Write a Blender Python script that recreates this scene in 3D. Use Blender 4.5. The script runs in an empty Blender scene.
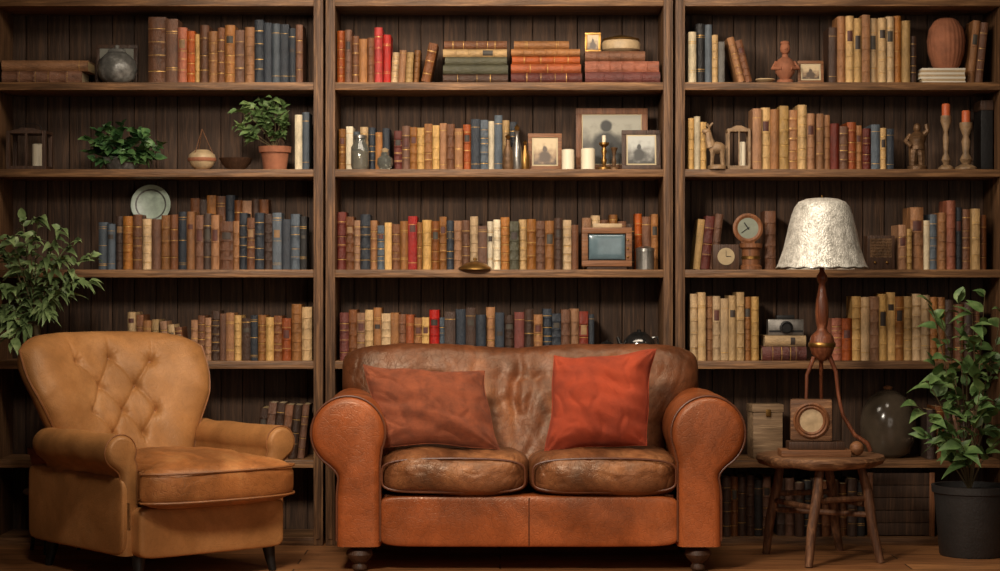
import bpy,bmesh,math,random
from mathutils import Vector,Matrix,noise
random.seed(11)
PI=math.pi
C=bpy.context.scene.collection
H=1.17; F=2000.0; D0=9.0
def X(px,y=0.0): return (px-500)*(D0+y)/F
def Z(py,y=0.0): return H+(285.5-py)*(D0+y)/F
def S(y=0.0): return (D0+y)/F
R_=math.radians
# ------------------------------------------------------------ materials
def lin(c):
    return tuple(((v/255)/12.92 if v/255<=.04045 else ((v/255+.055)/1.055)**2.4) for v in c)
def M(name,rgb,rough=.6,metal=0,vary=.3,ns=8,bump=.15,bs=60,rand=0.0,stretch=(1,1,1),rgb2=None,spec=.5,trans=0,coat=0,detail=6,distort=0):
    m=bpy.data.materials.new(name); m.use_nodes=True; nt=m.node_tree; N=nt.nodes; L=nt.links
    p=N['Principled BSDF']; p.inputs['Roughness'].default_value=rough; p.inputs['Metallic'].default_value=metal
    p.inputs['Specular IOR Level'].default_value=spec
    if trans: p.inputs['Transmission Weight'].default_value=trans
    if coat: p.inputs['Coat Weight'].default_value=coat; p.inputs['Coat Roughness'].default_value=.3
    tc=N.new('ShaderNodeTexCoord'); mp=N.new('ShaderNodeMapping'); mp.inputs['Scale'].default_value=stretch
    L.new(tc.outputs['Object'],mp.inputs['Vector'])
    no=N.new('ShaderNodeTexNoise'); no.inputs['Scale'].default_value=ns; no.inputs['Detail'].default_value=detail; no.inputs['Roughness'].default_value=.65
    no.inputs['Distortion'].default_value=distort
    L.new(mp.outputs[0],no.inputs['Vector'])
    c=lin(rgb); c2=lin(rgb2) if rgb2 else tuple(min(1,v*(1+vary)) for v in c)
    c1=tuple(v*(1-vary) for v in c)
    cr=N.new('ShaderNodeValToRGB'); cr.color_ramp.elements[0].position=.32; cr.color_ramp.elements[1].position=.7
    cr.color_ramp.elements[0].color=(*c1,1); cr.color_ramp.elements[1].color=(*c2,1)
    e=cr.color_ramp.elements.new(.5); e.color=(*c,1)
    L.new(no.outputs['Fac'],cr.inputs[0]); out=cr.outputs[0]
    if rand:
        oi=N.new('ShaderNodeObjectInfo'); mr=N.new('ShaderNodeMapRange'); mr.inputs[3].default_value=1-rand; mr.inputs[4].default_value=1+rand
        L.new(oi.outputs['Random'],mr.inputs[0])
        hs=N.new('ShaderNodeHueSaturation'); L.new(mr.outputs[0],hs.inputs['Value']); L.new(out,hs.inputs['Color'])
        mr2=N.new('ShaderNodeMapRange'); mr2.inputs[3].default_value=1.15; mr2.inputs[4].default_value=.85
        ma=N.new('ShaderNodeMath'); ma.operation='MULTIPLY'; ma.inputs[1].default_value=7.31; fr=N.new('ShaderNodeMath'); fr.operation='FRACT'
        L.new(oi.outputs['Random'],ma.inputs[0]); L.new(ma.outputs[0],fr.inputs[0]); L.new(fr.outputs[0],mr2.inputs[0]); L.new(mr2.outputs[0],hs.inputs['Saturation'])
        out=hs.outputs[0]
    L.new(out,p.inputs['Base Color'])
    if bump:
        n2=N.new('ShaderNodeTexNoise'); n2.inputs['Scale'].default_value=bs; n2.inputs['Detail'].default_value=4
        L.new(mp.outputs[0],n2.inputs['Vector'])
        b=N.new('ShaderNodeBump'); b.inputs['Strength'].default_value=bump; b.inputs['Distance'].default_value=.01
        L.new(n2.outputs['Fac'],b.inputs['Height']); L.new(b.outputs[0],p.inputs['Normal'])
    return m
def wood(name,rgb,axis='x',rough=.55,vary=.45,rgb2=None,rand=0.0,sc=1.0):
    st={'x':(1.2,20,20),'z':(20,20,1.2),'y':(20,1.2,20)}[axis]
    return M(name,rgb,rough,0,vary,3*sc,.3,10,rand,st,rgb2,.35,distort=.5)
def leather(name,rgb,rgb2,rough=.42,sc=5,dark=.5,crk=.12,coat=.1,patina=0.0):
    m=M(name,rgb,rough,0,dark,sc,.0,10,0,(1,1,1),rgb2,.5,coat=coat,distort=.3)
    nt=m.node_tree;N=nt.nodes;L=nt.links;p=N['Principled BSDF']
    p.inputs['Specular Tint'].default_value=(1,.80,.60,1); p.inputs['Coat Tint'].default_value=(1,.9,.8,1)
    tc=N['Texture Coordinate']
    v=N.new('ShaderNodeTexVoronoi'); v.inputs['Scale'].default_value=190; L.new(tc.outputs['Object'],v.inputs['Vector'])
    n=N.new('ShaderNodeTexNoise'); n.inputs['Scale'].default_value=9; n.inputs['Detail'].default_value=3; n.inputs['Distortion'].default_value=.3; L.new(tc.outputs['Object'],n.inputs['Vector'])
    v2=N.new('ShaderNodeTexVoronoi'); v2.feature='DISTANCE_TO_EDGE'; v2.inputs['Scale'].default_value=38
    nd=N.new('ShaderNodeTexNoise'); nd.inputs['Scale'].default_value=14; L.new(tc.outputs['Object'],nd.inputs['Vector'])
    ad=N.new('ShaderNodeMix'); ad.data_type='RGBA'; ad.blend_type='LINEAR_LIGHT'; ad.inputs[0].default_value=.05; L.new(tc.outputs['Object'],ad.inputs[6]); L.new(nd.outputs['Color'],ad.inputs[7]); L.new(ad.outputs[2],v2.inputs['Vector'])
    vm=N.new('ShaderNodeMapRange'); vm.inputs[1].default_value=0; vm.inputs[2].default_value=.09; L.new(v2.outputs['Distance'],vm.inputs[0])
    b=N.new('ShaderNodeBump'); b.inputs['Strength'].default_value=.15; b.inputs['Distance'].default_value=.003; L.new(v.outputs['Distance'],b.inputs['Height'])
    b2=N.new('ShaderNodeBump'); b2.inputs['Strength'].default_value=crk; b2.inputs['Distance'].default_value=.02; L.new(n.outputs['Fac'],b2.inputs['Height']); L.new(b.outputs[0],b2.inputs['Normal'])
    b3=N.new('ShaderNodeBump'); b3.inputs['Strength'].default_value=crk*3.5; b3.inputs['Distance'].default_value=.0015; L.new(vm.outputs[0],b3.inputs['Height']); L.new(b2.outputs[0],b3.inputs['Normal'])
    L.new(b3.outputs[0],p.inputs['Normal'])
    if patina:
        src=p.inputs['Base Color'].links[0].from_socket
        np_=N.new('ShaderNodeTexNoise'); np_.inputs['Scale'].default_value=2.2; np_.inputs['Detail'].default_value=8; np_.inputs['Roughness'].default_value=.72; np_.inputs['Distortion'].default_value=.8; L.new(tc.outputs['Object'],np_.inputs['Vector'])
        pr_=N.new('ShaderNodeMapRange'); pr_.inputs[1].default_value=.42; pr_.inputs[2].default_value=.62; pr_.inputs[3].default_value=1-patina; pr_.inputs[4].default_value=1.08; L.new(np_.outputs['Fac'],pr_.inputs[0])
        cm=N.new('ShaderNodeMapRange'); cm.inputs[1].default_value=0; cm.inputs[2].default_value=.04; cm.inputs[3].default_value=1-patina*.6; cm.inputs[4].default_value=1; L.new(v2.outputs['Distance'],cm.inputs[0])
        mm=N.new('ShaderNodeMath'); mm.operation='MULTIPLY'; L.new(pr_.outputs[0],mm.inputs[0]); L.new(cm.outputs[0],mm.inputs[1])
        hs=N.new('ShaderNodeHueSaturation'); L.new(mm.outputs[0],hs.inputs['Value']); L.new(src,hs.inputs['Color']); L.new(hs.outputs[0],p.inputs['Base Color'])
    mr=N.new('ShaderNodeMapRange'); mr.inputs[1].default_value=.3; mr.inputs[2].default_value=.7; mr.inputs[3].default_value=rough-.06; mr.inputs[4].default_value=rough+.14
    L.new(n.outputs['Fac'],mr.inputs[0]); L.new(mr.outputs[0],p.inputs['Roughness'])
    return m
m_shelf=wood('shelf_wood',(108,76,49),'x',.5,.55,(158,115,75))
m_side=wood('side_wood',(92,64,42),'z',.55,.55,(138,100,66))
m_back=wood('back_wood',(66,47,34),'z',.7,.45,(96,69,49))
m_wall=M('wall_paint',(62,50,42),.9)
m_ceil=M('ceiling_paint',(100,86,72),.9)
PAL={'t':('tan',(140,95,57)),'b':('brown',(104,64,38)),'d':('dark brown',(62,42,31)),'r':('bright red',(160,30,22)),'m':('maroon',(94,36,25)),
'n':('navy blue',(39,44,52)),'k':('black',(32,29,28)),'c':('cream',(178,144,97)),'g':('olive green',(66,63,44)),'o':('rust orange',(148,76,41)),
'y':('grey',(98,93,87)),'w':('ivory white',(200,184,154)),'s':('slate blue',(70,78,86))}
BM={k:M('book_'+v[0].replace(' ','_'),v[1],.52,0,.55,12,.5,110,.3,(2.2,2.2,.9)) for k,v in PAL.items()}
m_page=M('paper_pages',(186,160,118),.85,0,.2,6,.4,30,.1,(60,1,1))
m_gilt=M('gilt',(192,150,84),.4,.4,.5,60,0)
m_lab={k:M('title_patch_'+k,c,.6,0,.35,40,.1,100) for k,c in {'a':(80,40,30),'b':(52,40,32),'c':(136,102,66),'d':(60,52,42)}.items()}
m_brass=M('brass',(150,112,60),.35,.9,.3,10,.05)
m_silver=M('tarnished_silver',(150,145,138),.3,.85,.4,12,.1,40)
m_dsilver=M('dark_polished_pewter',(98,96,94),.16,.9,.5,9,.1,30)
m_glass=M('smoky_glass',(150,150,140),.08,0,.1,5,0,trans=.75)
m_dglass=M('dim_brown_glass',(92,80,66),.16,0,.3,7,.1,12,trans=.25)
m_wax=M('white_wax',(225,212,186),.5,0,.05,5,.05)
m_owax=M('orange_wax',(190,92,50),.5,0,.1,5,.05)
m_terra=M('terracotta',(146,90,62),.8,0,.3,14,.25,50)
m_cer=M('cream_ceramic',(178,152,116),.5,0,.3,18,.15,60)
m_cer2=M('aged_tan_ceramic',(136,108,78),.55,0,.5,18,.5,40)
m_dcer=M('dark_glazed_ceramic',(92,90,86),.3,0,.5,14,.3,40,rgb2=(150,148,142))
m_dwood=wood('dark_carved_wood',(66,44,30),'z',.5)
m_mwood=wood('mid_wood',(122,80,50),'x',.5)
m_mwoodz=wood('mid_wood_upright',(114,72,44),'z',.5)
m_lampw=wood('polished_lamp_wood',(112,62,40),'z',.32,.4,(150,92,60))
m_pwood=wood('pale_box_wood',(130,104,78),'x',.6,.4,(164,136,104))
m_rustic=wood('rustic_stool_wood',(108,73,48),'x',.6,.55,(166,121,82))
m_rusticz=wood('rustic_leg_wood',(94,61,40),'z',.6,.55,(144,101,68))
m_black=M('black_iron',(24,22,21),.5,.3)
m_pot=M('charcoal_planter',(44,42,41),.5,0,.25,6,.2,80)
m_soil=M('soil',(46,32,23),.95,0,.5,60,.8,90)
def leafm(n,a,b):
    return M(n,a,.45,0,.45,12,.1,60,rgb2=b,spec=.4)
m_leaf1=leafm('leaf_mid_green',(90,118,66),(142,164,102))
m_leaf2=leafm('leaf_fern_green',(88,112,64),(136,156,96))
m_leaf4=leafm('leaf_pale_drooping',(106,126,78),(154,170,114))
m_leaf3=leafm('leaf_glossy_green',(62,96,54),(112,144,84))
m_stem=M('plant_stem',(104,88,58),.7)
m_paper=M('white_paper',(214,204,186),.85,0,.08,5,.05)
m_bronze=M('bronze',(104,76,50),.5,.4,.5,20,.5,50)
m_dial=M('dial_face',(120,124,108),.5,0,.3,9,.02)
m_dish=M('pale_green_glaze',(164,178,162),.35,0,.3,20,.1,30)
m_dial2=M('cream_dial_face',(160,140,106),.5,0,.25,9,.02)
m_screen=M('dull_screen_glass',(84,104,112),.15,0,.35,6,0,coat=.5)
m_mount=M('ivory_mount',(190,172,138),.7,0,.1,5,0)
def photo(name,light,mid,dark,cx,cz,rw,rh):
    m=bpy.data.materials.new(name); m.use_nodes=True; nt=m.node_tree;N=nt.nodes;L=nt.links;p=N['Principled BSDF']; p.inputs['Roughness'].default_value=.35
    tc=N.new('ShaderNodeTexCoord'); sp=N.new('ShaderNodeSeparateXYZ'); L.new(tc.outputs['Generated'],sp.inputs[0])
    def mth(op,a,b=None,c=None):
        n=N.new('ShaderNodeMath'); n.operation=op
        for i,v in enumerate((a,b,c)):
            if v is None: continue
            if isinstance(v,(int,float)): n.inputs[i].default_value=v
            else: L.new(v,n.inputs[i])
        return n.outputs[0]
    no=N.new('ShaderNodeTexNoise'); no.inputs['Scale'].default_value=4; no.inputs['Detail'].default_value=7; L.new(tc.outputs['Generated'],no.inputs[0])
    nz=mth('MULTIPLY',mth('SUBTRACT',no.outputs['Fac'],.5),1.2)
    def ell(ax,az,w,h):
        dx=mth('DIVIDE',mth('SUBTRACT',sp.outputs[0],ax),w); dz=mth('DIVIDE',mth('SUBTRACT',sp.outputs[2],az),h)
        d=mth('ADD',mth('ADD',mth('MULTIPLY',dx,dx),mth('MULTIPLY',dz,dz)),nz)
        mr=N.new('ShaderNodeMapRange'); mr.inputs[1].default_value=1.35; mr.inputs[2].default_value=.6; L.new(d,mr.inputs[0]); return mr.outputs[0]
    fig=mth('MAXIMUM',ell(cx,cz,rw,rh),ell(cx,cz+rh+rw*.25,rw*.42,rw*.55))
    cr=N.new('ShaderNodeValToRGB'); E=cr.color_ramp.elements
    E[0].position=.05;E[0].color=(*lin(dark),1);E[1].position=.8;E[1].color=(*lin(light),1); e=E.new(.4); e.color=(*lin(mid),1)
    L.new(mth('ADD',sp.outputs[2],nz),cr.inputs[0])
    mx=N.new('ShaderNodeMix'); mx.data_type='RGBA'; L.new(fig,mx.inputs[0]); L.new(cr.outputs[0],mx.inputs[6]); mx.inputs[7].default_value=(*lin(dark),1)
    L.new(mx.outputs[2],p.inputs['Base Color']); return m
m_photo=photo('sepia_photograph',(196,172,134),(150,122,90),(78,60,44),.5,.28,.26,.25)
m_photo2=photo('grey_photograph',(178,178,170),(128,126,120),(62,60,56),.42,.3,.2,.25)
m_photo3=photo('dark_photograph',(120,118,108),(84,80,74),(44,42,38),.55,.3,.22,.24)
m_photo4=photo('misty_photograph',(150,146,132),(86,82,74),(36,34,30),.4,.35,.24,.36)
m_sofa=leather('sofa_leather',(152,78,38),(178,96,51),.38,3,.32,.08,.08,.34)
m_sofab=leather('sofa_worn_leather',(118,67,39),(162,102,61),.42,2.6,.42,.10,.05,.50)
m_sofas=leather('sofa_seat_leather',(126,77,46),(176,117,73),.39,3.2,.48,.11,.07,.52)
m_chair=leather('chair_leather',(172,118,68),(198,142,88),.44,3,.24,.08,.04,.20)
m_chairs=leather('chair_seat_leather',(166,103,55),(198,137,81),.40,4,.34,.11,.05,.36)
m_pip=M('piping_leather',(92,50,28),.45)
m_pipc=M('piping_tan_leather',(134,84,44),.45)
m_pill1=M('rust_weave',(140,72,42),.92,0,.34,16,.9,300)
m_pill2=M('burnt_orange_velvet',(160,60,28),.9,0,.32,6,.7,300)
def shade_mat():
    m=bpy.data.materials.new('silvered_shade'); m.use_nodes=True; nt=m.node_tree;N=nt.nodes;L=nt.links;p=N['Principled BSDF']
    tc=N.new('ShaderNodeTexCoord'); v=N.new('ShaderNodeTexVoronoi'); v.inputs['Scale'].default_value=110
    L.new(tc.outputs['Object'],v.inputs['Vector'])
    n=N.new('ShaderNodeTexNoise'); n.inputs['Scale'].default_value=30; n.inputs['Detail'].default_value=8; n.inputs['Roughness'].default_value=.8; L.new(tc.outputs['Object'],n.inputs['Vector'])
    cr=N.new('ShaderNodeValToRGB'); cr.color_ramp.elements[0].color=(*lin((226,221,210)),1); cr.color_ramp.elements[1].color=(*lin((156,151,140)),1); cr.color_ramp.elements[0].position=.42; cr.color_ramp.elements[1].position=.64
    L.new(n.outputs['Fac'],cr.inputs[0]); L.new(cr.outputs[0],p.inputs['Base Color'])
    p.inputs['Roughness'].default_value=.38; p.inputs['Metallic'].default_value=.25; p.inputs['Coat Weight'].default_value=.15
    b=N.new('ShaderNodeBump'); b.inputs['Strength'].default_value=.6; b.inputs['Distance'].default_value=.004; b.invert=True; L.new(v.outputs['Distance'],b.inputs['Height'])
    b2=N.new('ShaderNodeBump'); b2.inputs['Strength'].default_value=.35; b2.inputs['Distance'].default_value=.006; L.new(n.outputs['Fac'],b2.inputs['Height']); L.new(b.outputs[0],b2.inputs['Normal']); L.new(b2.outputs[0],p.inputs['Normal'])
    return m
m_shade=shade_mat()
def floor_mat():
    m=bpy.data.materials.new('floor_boards'); m.use_nodes=True; nt=m.node_tree;N=nt.nodes;L=nt.links;p=N['Principled BSDF']
    tc=N.new('ShaderNodeTexCoord'); br=N.new('ShaderNodeTexBrick'); br.inputs['Scale'].default_value=1
    br.inputs['Brick Width'].default_value=1.7; br.inputs['Row Height'].default_value=.15; br.inputs['Mortar Size'].default_value=.003
    br.inputs['Color1'].default_value=(*lin((184,126,78)),1); br.inputs['Color2'].default_value=(*lin((146,95,57)),1); br.inputs['Mortar'].default_value=(.01,.006,.004,1)
    L.new(tc.outputs['Object'],br.inputs['Vector'])
    mp=N.new('ShaderNodeMapping'); mp.inputs['Scale'].default_value=(1.2,14,1); L.new(tc.outputs['Object'],mp.inputs[0])
    no=N.new('ShaderNodeTexNoise'); no.inputs['Scale'].default_value=4; no.inputs['Detail'].default_value=8; L.new(mp.outputs[0],no.inputs['Vector'])
    cr=N.new('ShaderNodeValToRGB'); cr.color_ramp.elements[0].color=(.4,.4,.4,1); cr.color_ramp.elements[1].color=(1.3,1.3,1.3,1); cr.color_ramp.elements[0].position=.3; cr.color_ramp.elements[1].position=.7
    L.new(no.outputs['Fac'],cr.inputs[0])
    mx=N.new('ShaderNodeMix'); mx.data_type='RGBA'; mx.blend_type='MULTIPLY'; mx.inputs[0].default_value=1
    L.new(br.outputs['Color'],mx.inputs[6]); L.new(cr.outputs[0],mx.inputs[7]); L.new(mx.outputs[2],p.inputs['Base Color'])
    p.inputs['Roughness'].default_value=.4
    return m
# ------------------------------------------------------------ helpers
def link(name,me,mat,parent=None,smooth=True,ang=40):
    o=bpy.data.objects.new(name,me); C.objects.link(o)
    if mat: me.materials.append(mat)
    if smooth:
        me.polygons.foreach_set('use_smooth',[True]*len(me.polygons))
        me.set_sharp_from_angle(angle=math.radians(ang))
    if parent: o.parent=parent
    return o
def thing(name,label,cat,loc,rz=0,group=None):
    o=bpy.data.objects.new(name,None); C.objects.link(o); o.empty_display_size=.05
    o.location=loc; o.rotation_euler=(0,0,rz); o['label']=label; o['category']=cat
    if group:o['group']=group
    return o
def tag(o,label,cat,group=None):
    o['label']=label;o['category']=cat
    if group:o['group']=group
    return o
class MB:
    def __init__(s): s.b=bmesh.new()
    def box(s,x0,x1,y0,y1,z0,z1,bev=0,mat=None):
        r=bmesh.ops.create_cube(s.b,size=1); v=r['verts']
        for q in v:
            q.co=Vector(((x0+x1)/2+q.co.x*(x1-x0),(y0+y1)/2+q.co.y*(y1-y0),(z0+z1)/2+q.co.z*(z1-z0)))
        if bev:
            es=list({e for q in v for e in q.link_edges})
            rr=bmesh.ops.bevel(s.b,geom=es,offset=bev,segments=2,affect='EDGES',profile=.6)
            v=list({q for f in rr['faces'] for q in f.verts}|{q for q in v if q.is_valid})
        if mat is not None:
            for q in v: q.co=mat@q.co
        return s
    def tube(s,pts,r,seg=8,cap=True,closed=False):
        pts=[Vector(p) for p in pts]; n=len(pts); rings=[]
        rr=r if isinstance(r,(list,tuple)) else [r]*n
        up=None
        for i,p in enumerate(pts):
            if closed: t=pts[(i+1)%n]-pts[(i-1)%n]
            else: t=pts[min(i+1,n-1)]-pts[max(i-1,0)]
            t.normalize()
            if up is None:
                up=Vector((0,0,1)) if abs(t.z)<.9 else Vector((1,0,0))
            a=t.cross(up); 
            if a.length<1e-4: a=t.orthogonal()
            a.normalize(); b=a.cross(t).normalized(); up=b
            rings.append([s.b.verts.new(p+(a*math.cos(k*2*PI/seg)+b*math.sin(k*2*PI/seg))*rr[i]) for k in range(seg)])
        m=n if closed else n-1
        for i in range(m):
            A=rings[i];B=rings[(i+1)%n]
            for k in range(seg): s.b.faces.new((A[k],A[(k+1)%seg],B[(k+1)%seg],B[k]))
        if cap and not closed: s.b.faces.new(rings[0]); s.b.faces.new(rings[-1][::-1])
        return s
    def lathe(s,prof,c=(0,0,0),seg=28,tilt=None):
        c=Vector(c); rings=[]
        for r,z in prof:
            if r<1e-5: q=Vector((0,0,z)); q=(tilt@q) if tilt else q; rings.append([s.b.verts.new(c+q)])
            else:
                ring=[]
                for k in range(seg):
                    q=Vector((r*math.cos(k*2*PI/seg),r*math.sin(k*2*PI/seg),z)); q=(tilt@q) if tilt else q
                    ring.append(s.b.verts.new(c+q))
                rings.append(ring)
        for A,B in zip(rings,rings[1:]):
            for k in range(seg):
                k2=(k+1)%seg
                if len(A)==1 and len(B)==1: continue
                if len(A)==1: s.b.faces.new((A[0],B[k2],B[k]))
                elif len(B)==1: s.b.faces.new((A[k],A[k2],B[0]))
                else: s.b.faces.new((A[k],A[k2],B[k2],B[k]))
        return s
    def ball(s,c,r,sc=(1,1,1),rot=None):
        m=Matrix.Translation(Vector(c))
        if rot: m=m@rot
        bmesh.ops.create_icosphere(s.b,subdivisions=2,radius=r,matrix=m@Matrix.Diagonal((*sc,1))); return s
    def prism(s,pts,y0,y1):
        a=[s.b.verts.new((x,y0,z)) for x,z in pts]; b=[s.b.verts.new((x,y1,z)) for x,z in pts]; n=len(a)
        s.b.faces.new(a); s.b.faces.new(b[::-1])
        for i in range(n): s.b.faces.new((a[i],b[i],b[(i+1)%n],a[(i+1)%n]))
        return s
    def xf(s,m):
        for q in s.b.verts: q.co=m@q.co
        return s
    def build(s,name,mat,parent=None,smooth=True,ang=40,loc=None,rot=None):
        bmesh.ops.recalc_face_normals(s.b,faces=s.b.faces)
        me=bpy.data.meshes.new(name); s.b.to_mesh(me); s.b.free()
        o=link(name,me,mat,parent,smooth,ang)
        if loc is not None:o.location=loc
        if rot is not None:o.rotation_euler=rot
        return o
def slab(name,mid,T,mat,parent,nu=44,nv=34,eu=6,ev=6,p=.5,disp=None,loc=None,rot=None):
    bm=bmesh.new(); e=1e-3
    def at(u,v,side):
        P=Vector(mid(u,v)); du=Vector(mid(u+e,v))-Vector(mid(u-e,v)); dv=Vector(mid(u,v+e))-Vector(mid(u,v-e))
        n=du.cross(dv).normalized()
        t=T/2*(max(0,(1-abs(u)**eu)*(1-abs(v)**ev)))**p
        if disp: t+=disp(u,v,side)*min(1,t/(T*.25))
        return P+n*t*side
    for side in (1,-1):
        g=[[bm.verts.new(at(math.sin((-1+2*i/nu)*PI/2),math.sin((-1+2*j/nv)*PI/2),side)) for j in range(nv+1)] for i in range(nu+1)]
        for i in range(nu):
            for j in range(nv):
                f=(g[i][j],g[i+1][j],g[i+1][j+1],g[i][j+1]); bm.faces.new(f if side==1 else f[::-1])
    bmesh.ops.remove_doubles(bm,verts=bm.verts,dist=1e-5)
    me=bpy.data.meshes.new(name); bm.to_mesh(me); bm.free()
    o=link(name,me,mat,parent,True,80)
    if loc is not None:o.location=loc
    if rot is not None:o.rotation_euler=rot
    return o,at
def puffy(name,sx,sy,sz,mat,parent,loc,k=6,cuts=22,fn=None,rot=None):
    bm=bmesh.new(); bmesh.ops.create_cube(bm,size=2); bmesh.ops.subdivide_edges(bm,edges=bm.edges,cuts=cuts,use_grid_fill=True)
    for v in bm.verts:
        q=v.co
        q=Vector([math.copysign(math.sin(min(1,abs(c))*PI/2)**.9,c) for c in q])
        m=max(abs(q.x),abs(q.y),abs(q.z)); nn=(abs(q.x)**k+abs(q.y)**k+abs(q.z)**k)**(1/k); u=q*(m/nn)
        w=Vector((u.x*sx,u.y*sy,u.z*sz))
        if fn: w=fn(u,w)
        v.co=w
    me=bpy.data.meshes.new(name); bm.to_mesh(me); bm.free()
    o=link(name,me,mat,parent,True,80); o.location=loc
    if rot:o.rotation_euler=rot
    return o
# ------------------------------------------------------------ setting
def struct(name,b,mat):
    o=b.build(name,mat,None,False); o['kind']='structure'; return o
struct('floor',MB().box(-3,3,-9.8,.6,-.1,0),floor_mat())
struct('wall_back',MB().box(-3,3,.46,.6,0,3.0),m_wall)
struct('wall_left',MB().box(-3.1,-3,-9.8,.6,0,3.0),m_wall)
struct('wall_right',MB().box(3,3.1,-9.8,.6,0,3.0),m_wall)
struct('ceiling',MB().box(-3.1,3.1,-9.8,.6,3.0,3.1),m_ceil)
# ------------------------------------------------------------ bookcases
ROWPY=[-2,82,169,269.5,361,460]
ZT=[Z(p) for p in ROWPY]+[.035]
TH=.036; DEP=.32
ZR={1:ZT[1],2:ZT[2],3:ZT[3],4:ZT[4],5:ZT[5],6:ZT[6]}
def bookcase(px0,px1,pw,label):
    x0=X(px0);x1=X(px1);w=pw*S()
    t=thing('bookcase',label,'bookcase',((x0+x1)/2,0,0),group='dark wooden bookcases along the wall')
    hw=(x1-x0)/2
    for s in(-1,1):
        a=-hw if s<0 else hw-w
        b=MB().box(a,a+w,0,DEP+.01,0,2.88,.003)
        b.build('side_panel',m_side,t)
        MB().box(a+w*.26,a+w*.74,-.007,-.0002,.03,2.85,.002).build('front_strip',m_side,t)
    for i,z in enumerate(ZT[:-1]):
        MB().box(-hw+w-.001,hw-w+.001,.004,DEP,z-TH,z,.005).build('shelf',m_shelf,t)
    MB().box(-hw+w-.001,hw-w+.001,.01,DEP,0,ZT[-1],.003).build('bottom_board',m_shelf,t)
    MB().box(-hw,hw,-.01,DEP+.01,2.88,2.92,.004).build('top_board',m_shelf,t)
    b=MB(); n=int(2*hw/.098); pw_=(2*hw)/n
    for i in range(n):
        b.box(-hw+i*pw_+.002,-hw+(i+1)*pw_-.002,DEP+.012,DEP+.03,0.01,2.87,.003)
    b.box(-hw,hw,DEP+.03,DEP+.036,0,2.88)
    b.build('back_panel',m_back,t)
    return t
bookcase(-14,323,9.5,'left dark wooden bookcase behind the tan armchair')
bookcase(325.5,673,9.5,'middle dark wooden bookcase behind the brown leather sofa')
bookcase(675.5,1010,9.5,'right dark wooden bookcase behind the stool and lamp')
# ------------------------------------------------------------ books
BOOKS=[]
CASE={'L':'left','C':'middle','R':'right'}
ROW={1:'top row',2:'second row',3:'third row',4:'fourth row',5:'fifth row',6:'bottom row'}
def book_parts(root,w,h,dep,code,seed):
    rnd=random.Random(seed)
    cv=.003
    g=.0003; x0=g; x1=w-g
    bm=bmesh.new()
    nb=rnd.choice([0,4,4,5,3]) if code in'tbdcmo' else rnd.choice([0,0,0,4,5])
    bands=[h*(i+1)/(nb+1) for i in range(nb)]
    zs=[0,h]
    for z in bands: zs+=[z-.004,z-.0025,z+.0025,z+.004]
    zs=sorted(zs); na=6; bul=min(.014,w*rnd.uniform(.14,.38))
    def arc(k,z,extra=0):
        a=k/na; x=x0+(x1-x0)*a
        return Vector((x,-(bul+extra)*math.sin(PI*a)**.7 if 0<a<1 else 0,z))
    ins=lambda z: .003 if any(abs(z-q)<.003 for q in bands) else 0
    g0=[[bm.verts.new(arc(k,z,ins(z))) for k in range(na+1)] for z in zs]
    for r0,r1 in zip(g0,g0[1:]):
        for k in range(na): bm.faces.new((r0[k],r0[k+1],r1[k+1],r1[k]))
    gi=[[bm.verts.new(Vector((x0+cv+(x1-x0-2*cv)*k/na,.004,z))) for k in range(na+1)] for z in (0,h)]
    for k in range(na):
        bm.faces.new((g0[0][k],gi[0][k],gi[0][k+1],g0[0][k+1])); bm.faces.new((g0[-1][k+1],gi[1][k+1],gi[1][k],g0[-1][k]))
    bmm=MB(); bmm.b=bm
    bmm.box(x0,x0+cv,0,dep,0,h); bmm.box(x1-cv,x1,0,dep,0,h)
    bmesh.ops.remove_doubles(bm,verts=bm.verts,dist=1e-5)
    bmm.build('cover',BM[code],root,True,35)
    MB().box(x0+cv,x1-cv,.003,dep-.004,.003,h-.003).build('page_block',m_page,root,False)
    def patch(z0,z1,off,ks):
        q=MB(); q.b=bmesh.new(); A=[q.b.verts.new(arc(k,z0)+Vector((0,-off,0))) for k in ks]; Bq=[q.b.verts.new(arc(k,z1)+Vector((0,-off,0))) for k in ks]
        for k in range(len(A)-1): q.b.faces.new((A[k],A[k+1],Bq[k+1],Bq[k]))
        return q
    if rnd.random()<.3 and w>.024:
        z0=h*rnd.uniform(.5,.78); z1=z0+h*rnd.uniform(.06,.16)
        if nb: z0=bands[-2]+.006;z1=bands[-1]-.006
        mk=rnd.choice('abda') if code in'tcw' else rnd.choice('cabd')
        patch(z0,z1,.0012,range(1,na)).build('title_patch',m_lab[mk],root)
    if rnd.random()<.68:
        if nb: zl=[q+rnd.choice((-.008,.006)) for q in bands[:5]]
        else: zl=rnd.choice([[h*.08,h*.11,h*.5,h*.86,h*.9],[h*.12,h*.84],[h*.2,h*.23,h*.77,h*.8],[h*.9]])
        for z in zl:
            patch(z,z+rnd.choice((.0015,.002,.003)),.001,range(0,na+1)).build('gilt_line',m_gilt,root)
seed=[0]
def add_book(x,y,z,w,h,dep,code,lean=0,flat=False,info=None):
    seed[0]+=1
    r=bpy.data.objects.new('book',None); C.objects.link(r); r.empty_display_size=.03
    a=math.radians(lean)
    if flat: r.location=(x,y,z+w); r.rotation_euler=(0,PI/2,0)
    else:
        r.location=(x,y,z+(w*math.sin(a) if a>0 else 0)); r.rotation_euler=(0,a,0)
    r['category']='book'
    book_parts(r,w,h,dep,code,seed[0])
    BOOKS.append((r,code,info,lean))
    return r
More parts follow.
